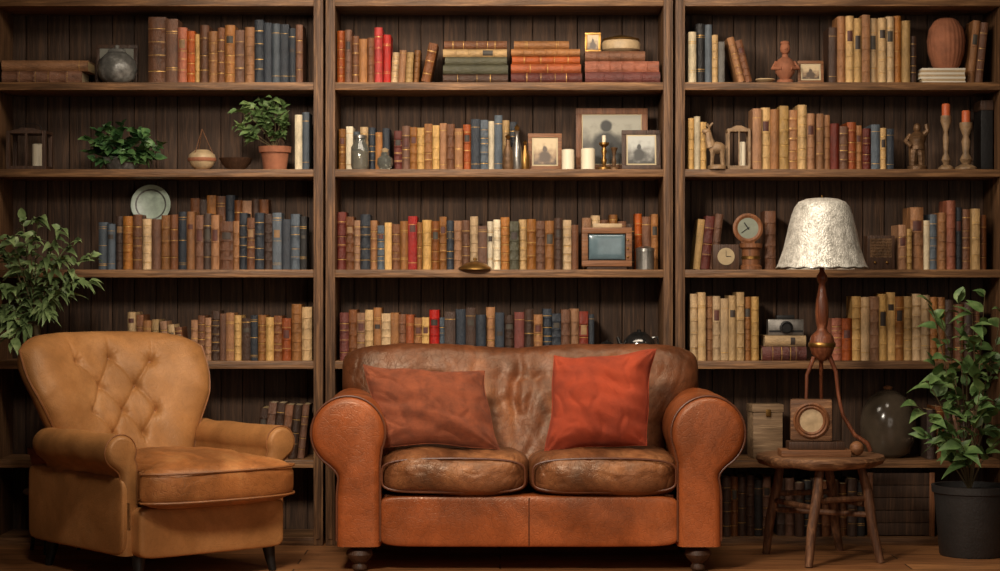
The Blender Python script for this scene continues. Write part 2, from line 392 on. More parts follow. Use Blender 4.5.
def row(case,rw,px,spec,y=.055,dep=None,where=None):
    s=S(y); z=ZR[rw]; rnd=random.Random(px*7+rw)
    for tk in spec.split():
        if tk[0]=='_': px+=float(tk[1:]); continue
        code=tk[0]; body=tk[1:]; lean=0
        if 'L' in body: body,l=body.split('L'); lean=float(l)
        w,h=body.split('x'); w=float(w);h=float(h)
        hh=h*s+rnd.uniform(-.020,.008)
        yy=y+rnd.uniform(-.02,.02)
        dd=(dep or rnd.uniform(.14,.19))
        add_book(X(px,y),yy,z+.0004,w*s,hh,dd,code,lean,False,(case,rw,where))
        px+=w/math.cos(math.radians(lean))+(.3 if lean else .12)
    return px
def stack(px,z,spec,y,desc,dep=.17):
    s=S(y); tk=spec.split(); n=len(tk)
    for i,t in enumerate(tk):
        code=t[0]; w,h=t[1:].split('x'); off=0
        if '@' in h: h,o_=h.split('@'); off=float(o_)
        w=float(w)*s;h=float(h)*s
        add_book(X(px+off,y),y+random.uniform(-.006,.006),z+.0004,w-.0004,h,dep,code,0,True,('stack',desc,i,n))
        z+=w
    return z
B=row
B('L',1,148,'b18x70 b12x68 o9x58 o8x56 c4x50 b9x58 t9x56 b7x54 t10x60 b9x56 t10x58 n9x63 n8x60 s8x58 n9x62 n7x56 b7x58')
stack(2,ZR[1],'b12x80 t11x86',.06,'pair on the left end, top shelf')
B('L',2,294.5,'w8x54 s7x57')
B('L',3,98,'s9x48 s8x50 d8x52 t10x54 b9x54 c9x54 b9x54 t9x54 b8x54 n9x56 t8x57 b8x57 d8x58 t8x56 b13x52 t6x50 n8x56 b8x54 n9x57 d8x58 s9x57 n9x54 s9x58 k7x55',.04,.12)
B('L',3,190,'b9x73 d8x74 t9x73 b9x72 n9x74 b8x73 t9x72 d8x70 b9x72',.2,.105,'back')
B('L',4,128,'c8x47 b7x46 t8x44 c7x42 _4.5 t7x40L-5 c7x38L-5 b7x34L-5')
B('L',4,191,'t7x42 b7x44 t6x46 d8x48 b7x50 t8x50 c7x47 d9x46 n7x45 t8x46 c8x44 b8x47 o9x45 t10x58 c10x54')
B('L',5,255,'d8x54L6 b8x56L6 d8x57L6 b8x54L6 d8x56L6 b7x54L6')
B('C',1,337,'o8x54 b7x53 b7x50 t8x48 b7x46 r8x55 r8x53 c7x34L3 t7x33L3 c7x31L3 t6x33L3 _2 b9x42L12')
zS1=stack(443,ZR[1],'d9x65 g9x65 g8x62@2 c8x64 b8x63@1',.05,'narrowest flat stack')
zS2=stack(511,ZR[1],'m10x71 o9x70 o8x68@1 t7x69 t8x55@3',.05,'widest tall flat stack')
zS3=stack(585,ZR[1],'m11x75 o11x74 b10x60',.05,'flat stack under the brass jar')
B('C',2,339,'t7x44 w7x45 s7x42 c8x44 n7x45 t7x42 n7x44 _4 m8x40 b8x48 t7x46 c7x47 t8x46 c7x44 t7x46 b8x47 t8x46 o8x48 n9x52 s8x52 w6x50 s8x54 c7x49 n7x50',.12)
B('C',3,337,'m9x58 b8x57 t6x52 n10x54 t7x50 s7x48 c7x50 b8x46 t8x50 r9x54 t5x50 c9x48 b8x50 t7x52 n7x50 t8x48 b8x50 c8x52 b9x48 w6x52 w7x54 t9x52 g9x50 c8x52 t9x52 b9x50 t9x52 d8x50 c9x52 b7x48',.08)
B('C',3,582,'t9x54 c9x53 b9x52 t8x55 b9x52 d8x50 o7x56 b9x54 t7x56',.2,.105,'back')
B('C',4,340,'m9x50 b8x51 t8x52 c8x50 t8x52 c9x50 t8x49 b7x48 o8x46 t8x47 c7x47 r10x50 s5x46 d11x48 n10x51 d10x52 n10x50 t9x52 n9x50 d10x48 m10x49 d9x50 t9x48 n9x51 n9x50 b9x52 t9x50 m9x51 n6x50')
B('R',1,688,'w8x55 k9x64 s7x62 c6x50 y6x40 _13 t7x48L-14 b7x46L-14')
B('R',1,829,'d8x60 t8x66 c8x67 c8x66 t8x67 c8x66 c8x67 c8x66 t8x66 c8x66 d7x50')
B('R',1,967,'t7x62L6 b7x60L6',.1)
B('R',2,688,'c6x54 w6x53 c6x50')
B('R',2,752,'t9x62 c9x63 t9x63 c9x63 t9x63 c9x63 t8x60 _1 t7x55 t7x56 m9x46 b8x45 o9x46 t6x44 m8x45 s9x46 c6x42 n8x45')
B('R',3,693,'c7x50L6 m9x56L6 b8x56L6',.13)
B('R',3,765,'b11x62',.1)
B('R',3,898,'t8x45 c5x43 t13x62 w6x50 s7x54 t8x58 o9x70 n7x62 b9x64 c8x60 b8x58')
B('R',4,690,'c7.6x67 c7.6x67 t7.6x67 c7.6x67 c7.6x66 c7.6x67 c7.6x67 t7.6x66 c7.6x67')
B('R',4,832,'o10x44 o10x43 c8.5x66 c8.5x66 t8.5x66 c8.5x66 c8.5x67 t8.5x66 c8.5x66 c8.5x65 c8.5x66 t8x64 t8x65 d8x60 b9x60 d9x62 b8x58')
zR4=stack(762,ZR[4],'m14x44 c11x41@3',.05,'little pair beneath the old camera')
B('R',5,926,'d9x50 b9x52 d8x48 b8x50 d9x52 b9x48')
B('R',6,722,'d9x62 b7x63 d8x60 d8x62 k8x58 b8x60 _7 d8x56 b9x58 d9x55 k8x57 d9x58 b9x55 d8x58 b9x56 d9x57 k8x55')
ORD=['','first','second','third','fourth','fifth','sixth','seventh','eighth','ninth','tenth','eleventh','twelfth','thirteenth','fourteenth','fifteenth','sixteenth','seventeenth','eighteenth','nineteenth','twentieth']
def label_books():
    groups={}
    for r,code,info,lean in BOOKS:
        if info[0]=='stack':
            _,desc,i,n=info; pos='bottom' if i==0 else 'top' if i==n-1 else ORD[n-i]+' from top'
            r['label']=f"{PAL[code][0]} book lying flat, {pos} of {desc}"
            r['group']='books lying flat on the shelves'
        else: groups.setdefault(info,[]).append((r,code,lean))
    for (case,rw,wh),L in groups.items():
        place=f"{ROW[rw]} of the {CASE[case]} bookcase"
        L.sort(key=lambda q:q[0].location.x)
        for r,code,lean in L:
            c=PAL[code][0]; same=[q[0] for q in L if q[1]==code]; k=same.index(r)+1; n=len(same)
            pre='leaning ' if abs(lean)>5.5 and all(abs(q[2])>5.5 for q in L if q[1]==code) else ''
            core=f"only {pre}{c} book" if n==1 else f"leftmost {pre}{c} book" if k==1 else f"rightmost {pre}{c} book" if k==n else f"{ORD[k]} {pre}{c} book from left"
            r['label']=(f"{core} half hidden behind {place}" if wh else f"{core}, {place}")
            r['group']=f"books in the {place}" if not wh else f'books standing behind the {place}'
label_books()
# ------------------------------------------------------------ small things
def lat(name,label,cat,px,z,y,prof,mat,seg=28,group=None,s=None):
    s=s or S(y)
    o=MB().lathe([(r*s,h*s) for r,h in prof],seg=seg).build(name,mat,loc=(X(px,y),y,z+.0005)); tag(o,label,cat,group); return o
def lathe_thing(name,label,cat,px,z,y,parts,group=None):
    s=S(y); t=thing(name,label,cat,(X(px,y),y,z+.0005),0,group)
    for pn,prof,mat in parts: MB().lathe([(r*s,h*s) for r,h in prof]).build(pn,mat,t)
    return t
def frame(label,px0,px1,hpx,z,y,fm,pm,fw=4,tilt=9,rz=0,mount=True,name='picture_frame',mw=1.6):
    s=S(y); w=(px1-px0)*s; h=hpx*s; f=fw*s; a=math.radians(tilt)
    t=thing(name,label,'picture frame',(X((px0+px1)/2,y),y,z+.0006),rz)
    d=.014
    R=Matrix.Translation((0,0,d*math.sin(a)))@Matrix.Rotation(-a,4,'X')
    b=MB()
    for (a0,a1,b0,b1) in((-w/2,w/2,0,f),(-w/2,w/2,h-f,h),(-w/2,-w/2+f,f,h-f),(w/2-f,w/2,f,h-f)): b.box(a0,a1,0,d,b0,b1,.002,R)
    b.build('frame',fm,t)
    MB().box(-w/2+f*.7,w/2-f*.7,.006,.012,f*.7,h-f*.7,0,R).build('mount' if mount else 'backing',m_mount if mount else m_dwood,t,False)
    k=(f+mw*s) if mount else f*.9
    MB().box(-w/2+k,w/2-k,.0035,.0058,k,h-k).build('picture',pm,t,False,loc=R.to_translation(),rot=(-a,0,0))
    y2=.016+h*.6*math.sin(a)+h*.17
    MB().tube([(0,.013+h*.6*math.sin(a),h*.6*math.cos(a)),(0,y2,.004)],.003,6).build('easel_leg',fm,t,False)
    return t
def candle(label,px,z,y,r,h,mat=None):
    s=S(y); t=thing('candle',label,'candle',(X(px,y),y,z+.0005),0,'candles on the shelves')
    MB().lathe([(0,0),(r*s,0),(r*s,h*s*.97),(r*s*.8,h*s),(0,h*s*.97)],seg=20).build('wax',mat or m_wax,t)
    MB().tube([(0,0,h*s*.97),(0.001,0,h*s*.97+.009)],.0012,6).build('wick',m_black,t)
    return t
lathe_thing('lidded_jar','mottled grey glazed jar beside the flat books on the top shelf','jar',117,ZR[1],.08,[('body',[(0,0),(11,0),(17,5),(20,14),(18,23),(12,29),(9,31),(0,31)],m_dcer),('lid',[(0,31),(9.5,31),(8,34),(2,36),(2.5,38),(0,39)],m_dcer)])
frame('dark framed picture standing behind the mottled grey jar',95,137,42,ZR[1],.19,m_dwood,m_photo3,4,6,mount=False)
def lantern(label,px,z,y,w,h,fm,cz=True):
    s=S(y); w*=s;h*=s; t=thing('candle_lantern',label,'lantern',(X(px,y),y,z+.0005))
    b=MB(); p=w*.05
    b.box(-w/2,w/2,0,w*.8,0,h*.09,.002); b.box(-w/2,w/2,0,w*.8,h*.86,h*.93,.002)
    for i in(-1,1):
        for yy in(0,w*.8-2*p): b.box(i*(w/2-p)-p,i*(w/2-p)+p,yy,yy+2*p,h*.08,h*.87)
    b.box(-p*.6,p*.6,0,p,h*.08,h*.87); b.build('frame',fm,t,False)
    b=MB(); b.prism([(-w/2*.8,h*.93),(w/2*.8,h*.93),(w*.12,h),(-w*.12,h)],w*.08,w*.72); b.build('roof',fm,t,False)
    MB().lathe([(0,h*.09),(w*.14,h*.09),(w*.14,h*.62),(w*.1,h*.64),(0,h*.63)],(w*.2,w*.4,0),20).build('candle',m_wax,t)
    MB().tube([(w*.3*math.cos(a),w*.4,h*.99+h*.14*math.sin(a)) for a in [PI*i/10 for i in range(11)]],.0015,6).build('handle',m_black,t)
    return t
lantern('dark candle lantern with white candle at left end, second shelf',26,ZR[2],.05,40,42,m_dwood)
# plants ---------------------------------------------------------------
def leaf(V,Fc,base,d,L,W,droop,rnd):
    d=d.normalized(); up=Vector((0,-.45,1)); side=d.cross(up)
    if side.length<.1: side=Vector((1,0,0))
    side.normalize(); rt=Matrix.Rotation(rnd.uniform(-.7,.7),3,d); side=rt@side; nrm=side.cross(d)
    n=6; prev=None
    for i in range(n+1):
        t=i/n; c=base+d*L*t+Vector((0,0,-1))*droop*L*t*t
        w=W*.5*math.sin(PI*min(1,t**.68*.98+.02))*(1.12-.25*t); k=len(V)
        V+= [c-side*w+nrm*w*.3, c, c+side*w+nrm*w*.3]
        if prev is not None: Fc+=[(prev,prev+1,k+1,k),(prev+1,prev+2,k+2,k+1)]
        prev=k
def inshelf(p,bounds):
    if not bounds: return True
    x0,x1,y0,y1,z0,z1=bounds
    return x0<p.x<x1 and y0<p.y<y1 and z0<p.z<z1
def foliage(t,base,tips,leafL,leafW,nper,mat,rnd,start=.35,stemr=.003,droop=.4,sub=2,sag=.15,bounds=None,ymax=None,dmin=.1,zb=0):
    sb=MB(); V=[];Fc=[]; base=Vector(base)
    o0=Vector(t.location)
    for tp in tips:
        tp=Vector(tp); mid=(base+tp)/2+Vector((rnd.uniform(-.03,.03),rnd.uniform(-.03,.03),(tp-base).length*sag))
        P=[base*(1-a)**2+mid*2*a*(1-a)+tp*a*a for a in [i/9 for i in range(10)]]
        sb.tube(P,[stemr*(1-.07*i) for i in range(10)],6)
        for k in range(nper):
            a=start+(1-start)*(k+rnd.random()*.8)/nper; a=min(a,.999)
            i=int(a*9); q=P[i].lerp(P[min(i+1,9)],a*9-i)
            tg=(P[min(i+1,9)]-P[max(i-1,0)]).normalized()
            sd=Vector((rnd.uniform(-1,1),rnd.uniform(-1,.6),rnd.uniform(-.4,.7)+zb))
            d=(tg*.5+sd*.8).normalized()
            sc=rnd.uniform(.65,1.15)
            if bounds and not inshelf(o0+q+d*leafL*sc+Vector((0,0,-droop*leafL*sc)),bounds): continue
            for z in range(sub if rnd.random()<.5 else 1):
                if ymax is not None and (o0+q+d*leafL*sc).y>ymax: d.y=-abs(d.y)
                leaf(V,Fc,q,d,leafL*sc,leafW*sc,rnd.uniform(dmin,droop),rnd)
                d=(d+Vector((rnd.uniform(-.8,.8),rnd.uniform(-.8,.3),rnd.uniform(-.5,.5)))).normalized()
                if bounds and not inshelf(o0+q+d*leafL*sc+Vector((0,0,-droop*leafL*sc)),bounds): break
    sb.build('stems',m_stem,t)
    me=bpy.data.meshes.new('foliage'); me.from_pydata([tuple(v) for v in V],[],Fc); link('foliage',me,mat,t,True,70)
def tipsrel(root,L,y,jy,rnd):
    out=[]
    for px,py in L:
        yy=y+rnd.uniform(-jy,jy); out.append(Vector((X(px,yy),yy,Z(py,yy)))-root.location)
    return out
rnd=random.Random(3)
s=S(.1)
p=thing('potted_ivy','bushy green ivy in a low dark bowl beside the dark lantern','potted plant',(X(122,.13),.13,ZR[2]+.0005))
MB().lathe([(0,0),(14*s,0),(20*s,9*s),(21*s,13*s),(19*s,13*s),(18*s,10*s),(0,10*s)]).build('pot',m_dcer,p)
MB().lathe([(0,10.2*s),(17.8*s,10.3*s),(0,11.5*s)]).build('soil',m_soil,p)
bd=(X(70),X(185),-.06,.3,ZR[2]+.004,ZR[1]-TH-.01)
foliage(p,(0,0,10*s),tipsrel(p,[(88,140),(96,130),(108,127),(122,125),(138,130),(152,134),(160,146),(84,152),(100,145),(116,140),(132,143),(148,150),(158,158),(92,160),(110,154),(126,152),(142,158),(104,160),(120,160),(134,160)],.05,.06,rnd),.06,.042,10,m_leaf3,rnd,.4,.0018,.35,2,.1,bd)
s=S(.08); v=thing('teardrop_vase','small cream teardrop vase with a peaked cord loop','vase',(X(202,.08),.08,ZR[2]+.0005))
MB().lathe([(0,0),(6*s,0),(11*s,4*s),(14*s,10*s),(13*s,15*s),(8*s,19*s),(6.5*s,20*s),(5.5*s,19*s),(0,15*s)]).build('bowl',m_cer,v)
MB().lathe([(13.9*s,8.5*s),(14.5*s,10*s),(14*s,12*s)]).build('painted_band',m_terra,v)
b=MB()
for a in(0,PI*.66,PI*1.33): b.tube([(12*s*math.cos(a),12*s*math.sin(a),14*s),(7*s*math.cos(a),7*s*math.sin(a),25*s),(0,0,41*s)],.0016,6)
b.build('cord',m_mwood,v)
lat('small_bowl','small dark bowl between teardrop vase and terracotta plant pot','bowl',236,ZR[2],.1,[(0,0),(8,0),(14,6),(17,12),(16,12),(12,6),(0,3)],m_dwood)
s=S(.05); p=thing('potted_plant','leafy green plant in a terracotta pot on second left shelf','potted plant',(X(275,.06),.06,ZR[2]+.0005))
MB().lathe([(0,0),(11.5*s,0),(14*s,17*s),(16*s,17*s),(16.5*s,23*s),(14.5*s,23*s),(14*s,19*s),(0,19*s)]).build('pot',m_terra,p)
MB().lathe([(0,19.4*s),(13.9*s,19.4*s),(0,21*s)]).build('soil',m_soil,p)
bd=(X(224),X(291),-.11,.3,ZR[2]+.08,ZR[1]-TH-.03)
foliage(p,(0,0,20*s),tipsrel(p,[(236,110),(246,102),(258,97),(272,98),(283,104),(286,116),(236,126),(244,134),(256,112),(268,106),(282,132),(268,126)],.02,.05,rnd),.055,.033,12,m_leaf2,rnd,.4,.0018,.6,2,.2,bd)
yd=.225; s=S(yd); t=thing('pale_dish','round pale green dish rising behind the books, third left shelf','dish',(X(151,yd),yd,ZR[3]+.0006),0)
zc=65*s; Rr=20*s
Tf=Matrix.Translation((0,0,zc))@Matrix.Rotation(R_(86),4,'X')
MB().lathe([(0,0),(Rr*.62,0),(Rr*.97,.010),(Rr,.012),(Rr*.97,.0145),(Rr*.62,.005),(0,.004)],seg=44).xf(Tf).build('dish_body',m_dish,t)
MB().lathe([(Rr*.70,.0072),(Rr*.74,.0085),(Rr*.78,.0095)],seg=44).xf(Tf).build('rim_ring',m_dcer,t)
b=MB()
for q in(-1,1): b.tube([(q*Rr*.5,-.018,.004),(q*Rr*.42,-.008,zc-Rr*.88),(q*Rr*.42,-.022,zc-Rr*.80)],.004,6)
b.tube([(-Rr*.45,-.009,zc-Rr*.93),(Rr*.45,-.009,zc-Rr*.93)],.004,6); b.tube([(0,.012,zc-Rr*.3),(0,.06,.004)],.004,6); b.tube([(0,-.009,zc-Rr*.93),(0,.012,zc-Rr*.3)],.004,6)
b.build('easel',m_dwood,t)
def dial_clock(label,px,z,y,r,rim,face,tilt=8,cat='clock',depth=.02,feet=True):
    s=S(y); R=r*s; t=thing('dial_clock',label,cat,(X(px,y),y,z+.0006))
    Tf=Matrix.Translation((0,0,R+.0005))@Matrix.Rotation(math.radians(90-tilt),4,'X')
    MB().lathe([(0,-depth),(R*.93,-depth),(R,-depth*.6),(R,0),(R*.85,.005),(R*.7,0),(R*.7,-.003),(0,-.003)],seg=36).xf(Tf).build('case',rim,t)
    MB().lathe([(0,-.001),(R*.7,-.001)],seg=36).xf(Tf).build('dial',face,t)
    b=MB()
    for a,l,w in((.6,.45,.035),(2.2,.55,.025)): b.box(-w*R,w*R,-R*.1,l*R,.0005,.0018,0,Matrix.Rotation(a,4,'Z'))
    b.xf(Tf).build('clock_hands',m_black,t,False)
    if feet: MB().box(-R*.45,R*.45,-.004,depth+.012,0,R*.12,.001).build('foot',rim,t)
    return t
frame('small gilt frame on flat books left of the brass jar',585,601,20,zS3,.1,m_brass,m_photo,2.5,5,mount=False)
lathe_thing('brass_jar','squat lidded brass jar on the low flat stack of books','jar',621,zS3,.13,[('body',[(0,0),(15,0),(19,3),(19.5,9),(18,12),(0,12)],m_cer),('lid',[(0,12),(19,12),(18,14),(8,16.5),(2,17.5),(0,18)],m_brass)])
lathe_thing('glass_jar','glass jar of pale trinkets before books, second middle shelf','jar',360,ZR[2],.05,[('glass_body',[(0,0),(8,0),(9,4),(9,22),(6,27),(6,31),(0,31)],m_glass),('contents',[(0,1),(7,1),(7.5,18),(0,19)],m_cer),('lid',[(0,31.2),(7,31.2),(7,34),(0,35)],m_silver)])
lathe_thing('glass_pot','small round green glass pot beside the taller trinket jar','jar',385,ZR[2],.05,[('glass_body',[(0,0),(5,0),(8,5),(7.5,11),(4,14),(4,17),(0,17)],m_glass),('stopper',[(0,17.2),(3,17.2),(4,20),(0,22)],m_cer)])
for i,(px,h,mt,lb,rr) in enumerate([(508,36,m_bronze,'short dark bronze bottle left of the sepia framed picture',5),(517,46,m_silver,'tall slim silver bottle left of the sepia framed picture',4.5),(525,30,m_brass,'small brass bottle touching the sepia framed picture',4)]):
    lathe_thing('bottle',lb,'bottle',px,ZR[2],.055+.01*i,[('body',[(0,0),(rr,0),(rr+1,4),(rr,h*.5),(rr*.45,h*.68),(rr*.45,h*.82),(rr*.6,h*.84),(0,h*.84)],mt),('stopper',[(0,h*.845),(rr*.35,h*.85),(rr*.6,h*.92),(0,h)],m_brass)],'bottles on the second middle shelf')
frame('small wooden frame with sepia picture left of white candles',528,562,37,ZR[2],.1,m_mwood,m_photo,4,7)
candle('short white pillar candle right of the sepia picture',568,ZR[2],.035,6.3,20)
frame('largest wooden frame with misty picture, behind the candles',576,648,63,ZR[2],.15,m_mwoodz,m_photo4,6,5,mw=1)
candle('white pillar candle in front of the largest picture frame',588,ZR[2],.035,7,21)
frame('dark wooden frame with grey photograph, front right of largest frame',622,661,40,ZR[2],.06,m_dwood,m_photo2,4.5,8)
lathe_thing('brass_candlestick','tarnished brass candlestick between candle and dark frame','candlestick',604,ZR[2],.05,[('base',[(0,0),(7,0),(7,2),(3,4),(0,4)],m_brass),('stem',[(0,4),(1.6,4),(3,9),(1.4,13),(3,18),(1.6,22),(5,25),(5,27),(0,27)],m_brass),('candle',[(0,27),(2,27),(2,34),(0,34.5)],m_wax)])
lathe_thing('brass_candlestick','second tarnished brass candlestick hugging the dark frame edge','candlestick',614,ZR[2],.07,[('base',[(0,0),(5,0),(5,2),(2,4),(0,4)],m_bronze),('stem',[(0,4),(1.4,4),(2.5,8),(1.2,13),(2.5,19),(4,22),(0,23)],m_bronze)])
s=S(.03); t=thing('miniature_television','miniature wooden television with bluish screen on third shelf','television',(X(607,.03),.03,ZR[3]+.0005))
w=25*s; h=42*s
b=MB(); f=6*s
for(a0,a1,b0,b1) in((-w,w,3*s,3*s+f),(-w,w,h-f,h),(-w,-w+f,3*s+f,h-f),(w-f,w,3*s+f,h-f)): b.box(a0,a1,0,.1,b0,b1,.003)
b.box(-w+f*.5,w-f*.5,.03,.1,3*s+f*.5,h-f*.5); b.build('case',m_mwood,t)
slab('screen',lambda u,v:(u*(w-f-.004),.012,3*s+f+.004+(v+1)/2*(h-2*f-3*s-.008)),.016,m_screen,t,20,20,4,4)
MB().box(-w*.8,w*.8,.01,.09,0,3.2*s,.001).build('base',m_dwood,t)
for k in range(3): MB().ball((w*.83,-.002,h*.3+k*h*.2),.005).build('dial_knob',m_brass,t)
MB().box(-w*.55,w*.6,.01,.08,h,h+4*s,.002).build('top_ledge',m_cer,t)
lathe_thing('brass_bell','flat domed brass bell lying before books, third middle shelf','bell',475,ZR[3],.025,[('dome',[(0,0),(17,0),(16,2),(10,6),(3,8),(0,8.5)],m_brass),('knob',[(0,8.5),(2,9),(2,11),(0,12)],m_brass)])
lathe_thing('silver_canister','small silver canister with lid right of the miniature television','canister',645,ZR[3],.05,[('body',[(0,0),(9,0),(9,18),(0,18)],m_silver),('lid',[(0,18),(9.6,18),(9.4,21),(5,23),(0,23.5)],m_silver)])
def jug(label,px,z,y,r,mat,sy=1):
    s=S(y); t=thing('silver_jug',label,'jug',(X(px,y),y,z+.0005)); r*=s
    MB().lathe([(0,0),(r*.5,0),(r*.85,r*.35),(r,r*.85),(r*.93,r*1.2),(r*.62,r*1.52),(0,r*1.53)]).build('body',mat,t)
    MB().lathe([(0,r*1.535),(r*.6,r*1.535),(r*.4,r*1.68),(r*.12,r*1.74),(r*.15,r*1.84),(0,r*1.88)]).build('lid',mat,t)
    MB().tube([(-r*.85,0,r*.7),(-r*1.15,0,r*1.0),(-r*1.3,0,r*1.4)],[r*.2,r*.14,r*.09],10).build('spout',mat,t)
    MB().tube([(r*.8,0,r*1.35),(r*1.12,0,r*1.4),(r*1.18,0,r*1.0),(r*.95,0,r*.6)],r*.07,8).build('handle',mat,t)
    return t
jug('small dark silver jug behind the sofa back, right of books',607,ZR[4],.05,11,m_dsilver)
jug('large dark polished jug behind the right end of the sofa',639,ZR[4],.10,16.5,m_dsilver)
lat('small_dish','little pale dish beside leaning books on top right shelf','dish',765,ZR[1],.05,[(0,0),(6,0),(10,3),(9.5,4),(5,1.5),(0,1.5)],m_cer)
def figurine(name,label,px,z,y,h,mat,kind):
    s=S(y)*h; t=thing(name,label,'figurine',(X(px,y),y,z+.0005))
    MB().lathe([(0,0),(.2*s,0),(.2*s,.07*s),(.13*s,.1*s),(0,.1*s)]).build('base',mat,t)
    b=MB()
    if kind=='bust':
        b.lathe([(0,.1*s),(.12*s,.1*s),(.23*s,.25*s),(.25*s,.42*s),(.17*s,.56*s),(.08*s,.62*s),(.075*s,.68*s),(0,.7*s)])
        b.ball((0,-.02*s,.82*s),.14*s,(.9,1,1.15)); b.ball((0,-.16*s,.8*s),.03*s); b.ball((0,.03*s,.96*s),.1*s,(1.2,1,.6))
        b.tube([(-.2*s,0,.5*s),(-.3*s,-.05*s,.35*s),(-.1*s,-.2*s,.33*s)],.05*s,8); b.tube([(.2*s,0,.5*s),(.3*s,-.05*s,.35*s),(.1*s,-.2*s,.33*s)],.05*s,8)
    elif kind=='deer':
        for dx,dy in((-.12,-.04),(-.1,.06),(.13,-.04),(.12,.06)): b.tube([(dx*s,dy*s,.09*s),(dx*.9*s,dy*s,.25*s),(dx*.8*s,dy*s,.42*s)],[.04*s,.04*s,.07*s],6)
        b.ball((0,0,.46*s),.14*s,(1.4,.8,1)); b.tube([(-.12*s,0,.48*s),(-.17*s,0,.65*s),(-.19*s,0,.8*s)],[.12*s,.09*s,.07*s],8)
        b.ball((-.23*s,0,.82*s),.075*s,(1.4,.9,.9))
        for q in(-1,1): b.tube([(-.18*s,q*.02*s,.86*s),(-.15*s,q*.08*s,.94*s),(-.1*s,q*.06*s,1*s)],.022*s,5); b.tube([(-.16*s,q*.06*s,.9*s),(-.22*s,q*.1*s,.98*s)],.018*s,5)
    else:
        for q in(-1,1): b.tube([(q*.09*s,0,.09*s),(q*.08*s,-.02*s,.28*s),(q*.05*s,0,.47*s)],[.08*s,.10*s,.13*s],8)
        b.tube([(0,0,.43*s),(0,0,.55*s),(0,-.01*s,.7*s),(0,0,.8*s)],[.18*s,.16*s,.20*s,.08*s],10); b.ball((0,-.01*s,.88*s),.10*s,(.85,1,1.15))
        b.tube([(-.13*s,0,.73*s),(-.24*s,0,.60*s),(-.14*s,-.12*s,.48*s)],[.07*s,.06*s,.05*s],8); b.tube([(.13*s,0,.73*s),(.22*s,0,.83*s),(.19*s,0,.97*s)],[.07*s,.06*s,.05*s],8)
    b.build('body',mat,t); return t
figurine('bust_figurine','reddish clay bust figurine beside the small top shelf frame',785,ZR[1],.06,42,m_terra,'bust')
frame('small brown frame between clay bust and tall cream books',798,824,23,ZR[1],.07,m_mwood,m_photo,3,8)
s=S(.08); z=ZR[1]; yv=.05
for i in range(7):
    o=MB().box(-26*s+random.uniform(-.006,.006),18*s+random.uniform(-.004,.004),0,.2,0,2.1*s,.0006).build('paper_pad',m_paper if i%2==0 else m_cer,loc=(X(946,.08),yv,z+.0004+i*2.15*s))
    tag(o,['bottom','second from bottom','third from bottom','middle','third from top','second from top','topmost'][i]+' thin paper pad in the pile under the terracotta vase','paper pad','paper pads under the terracotta vase')
zp=z+7*2.15*s
b=MB(); prof=[(0,0),(10,0),(14,5),(18,18),(19,30),(17,42),(12,50),(8,53),(0,53)]
b.lathe([(r*s,h*s*.98) for r,h in prof],seg=96)
for q in b.b.verts:
    r=math.hypot(q.co.x,q.co.y)
    if r>.01:
        k=1+.018*math.cos(24*math.atan2(q.co.y,q.co.x)+q.co.z*9); q.co.x*=k;q.co.y*=k
tag(b.build('ribbed_vase',m_terra,loc=(X(946,.15),.15,zp+.0006)),'large ribbed terracotta vase on top of the paper pile','vase')
figurine('deer_figurine','tan carved deer figurine beside the tan lantern',717,ZR[2],.02,46,m_cer2,'deer')
lantern('tan painted candle lantern beside the deer figurine',739,ZR[2],.04,23,44,m_cer2)
figurine('bronze_statue','bronze statue of a standing figure with one arm raised',917,ZR[2],.06,47,m_bronze,'man')
for px,y,h,lb in((946,.07,54,'slimmer tan candlestick with orange candle near bronze statue'),(966,.05,47,'wider tan candlestick with orange candle by black box')):
    k=1.3 if px<950 else 1.8
    lathe_thing('candlestick',lb,'candlestick',px,ZR[2],y,[('base',[(0,0),(6*k,0),(6*k,2),(3*k,5),(0,5)],m_cer2),('stem',[(0,5),(2*k,5),(3.5*k,10),(1.8*k,16),(2.5*k,h*.6),(1.6*k,h*.7),(4.8*k**.5,h*.9),(4.8*k**.5,h),(0,h)],m_cer2),('candle',[(0,h),(4.2,h),(4.2,h+11),(3.4,h+12),(0,h+11.5)],m_owax)],'candlesticks with orange candles')
s=S(.1); t=thing('dark_box','tall black leather box at right end of second shelf','box',(X(987,.1),.1,ZR[2]+.0005))
MB().box(-6*s,6*s,0,.14,0,60*s,.003).build('body',m_black,t); MB().box(-6.4*s,6.4*s,-.002,.142,60*s,70*s,.003).build('lid',m_dwood,t)
s=S(.05)
t=thing('mantel_clock','small square wooden clock with cream dial, third right shelf','clock',(X(726,.03),.03,ZR[3]+.0005))
MB().box(-13*s,13*s,0,.06,0,25*s,.003).build('case',m_dwood,t)
MB().lathe([(0,0),(8*s,0),(8.6*s,.002),(0,.0021)]).xf(Matrix.Translation((0,-.0005,13*s))@Matrix.Rotation(PI/2,4,'X')).build('dial',m_dial2,t)
MB().box(-.001,.001,-.004,-.003,13*s,19*s).box(0,5*s,-.004,-.003,12.7*s,13.3*s).build('hands',m_black,t,False)
t=thing('cylinder_stand','turned wooden drum supporting the round dial clock','stand',(X(751,.06),.06,ZR[3]+.0005))
MB().lathe([(0,0),(11*s,0),(11*s,3*s),(9*s,5*s),(9*s,20*s),(11.5*s,22*s),(11.5*s,26*s),(0,26*s)]).build('body',m_mwoodz,t)
MB().lathe([(9.1*s,10*s),(9.6*s,10.5*s),(9.6*s,13*s),(9.1*s,13.5*s)]).build('brass_band',m_brass,t)
dial_clock('round wooden clock with pale dial on the turned drum',748,ZR[3]+26*s+.0006,.035,15,m_mwoodz,m_dial,4,depth=.03)
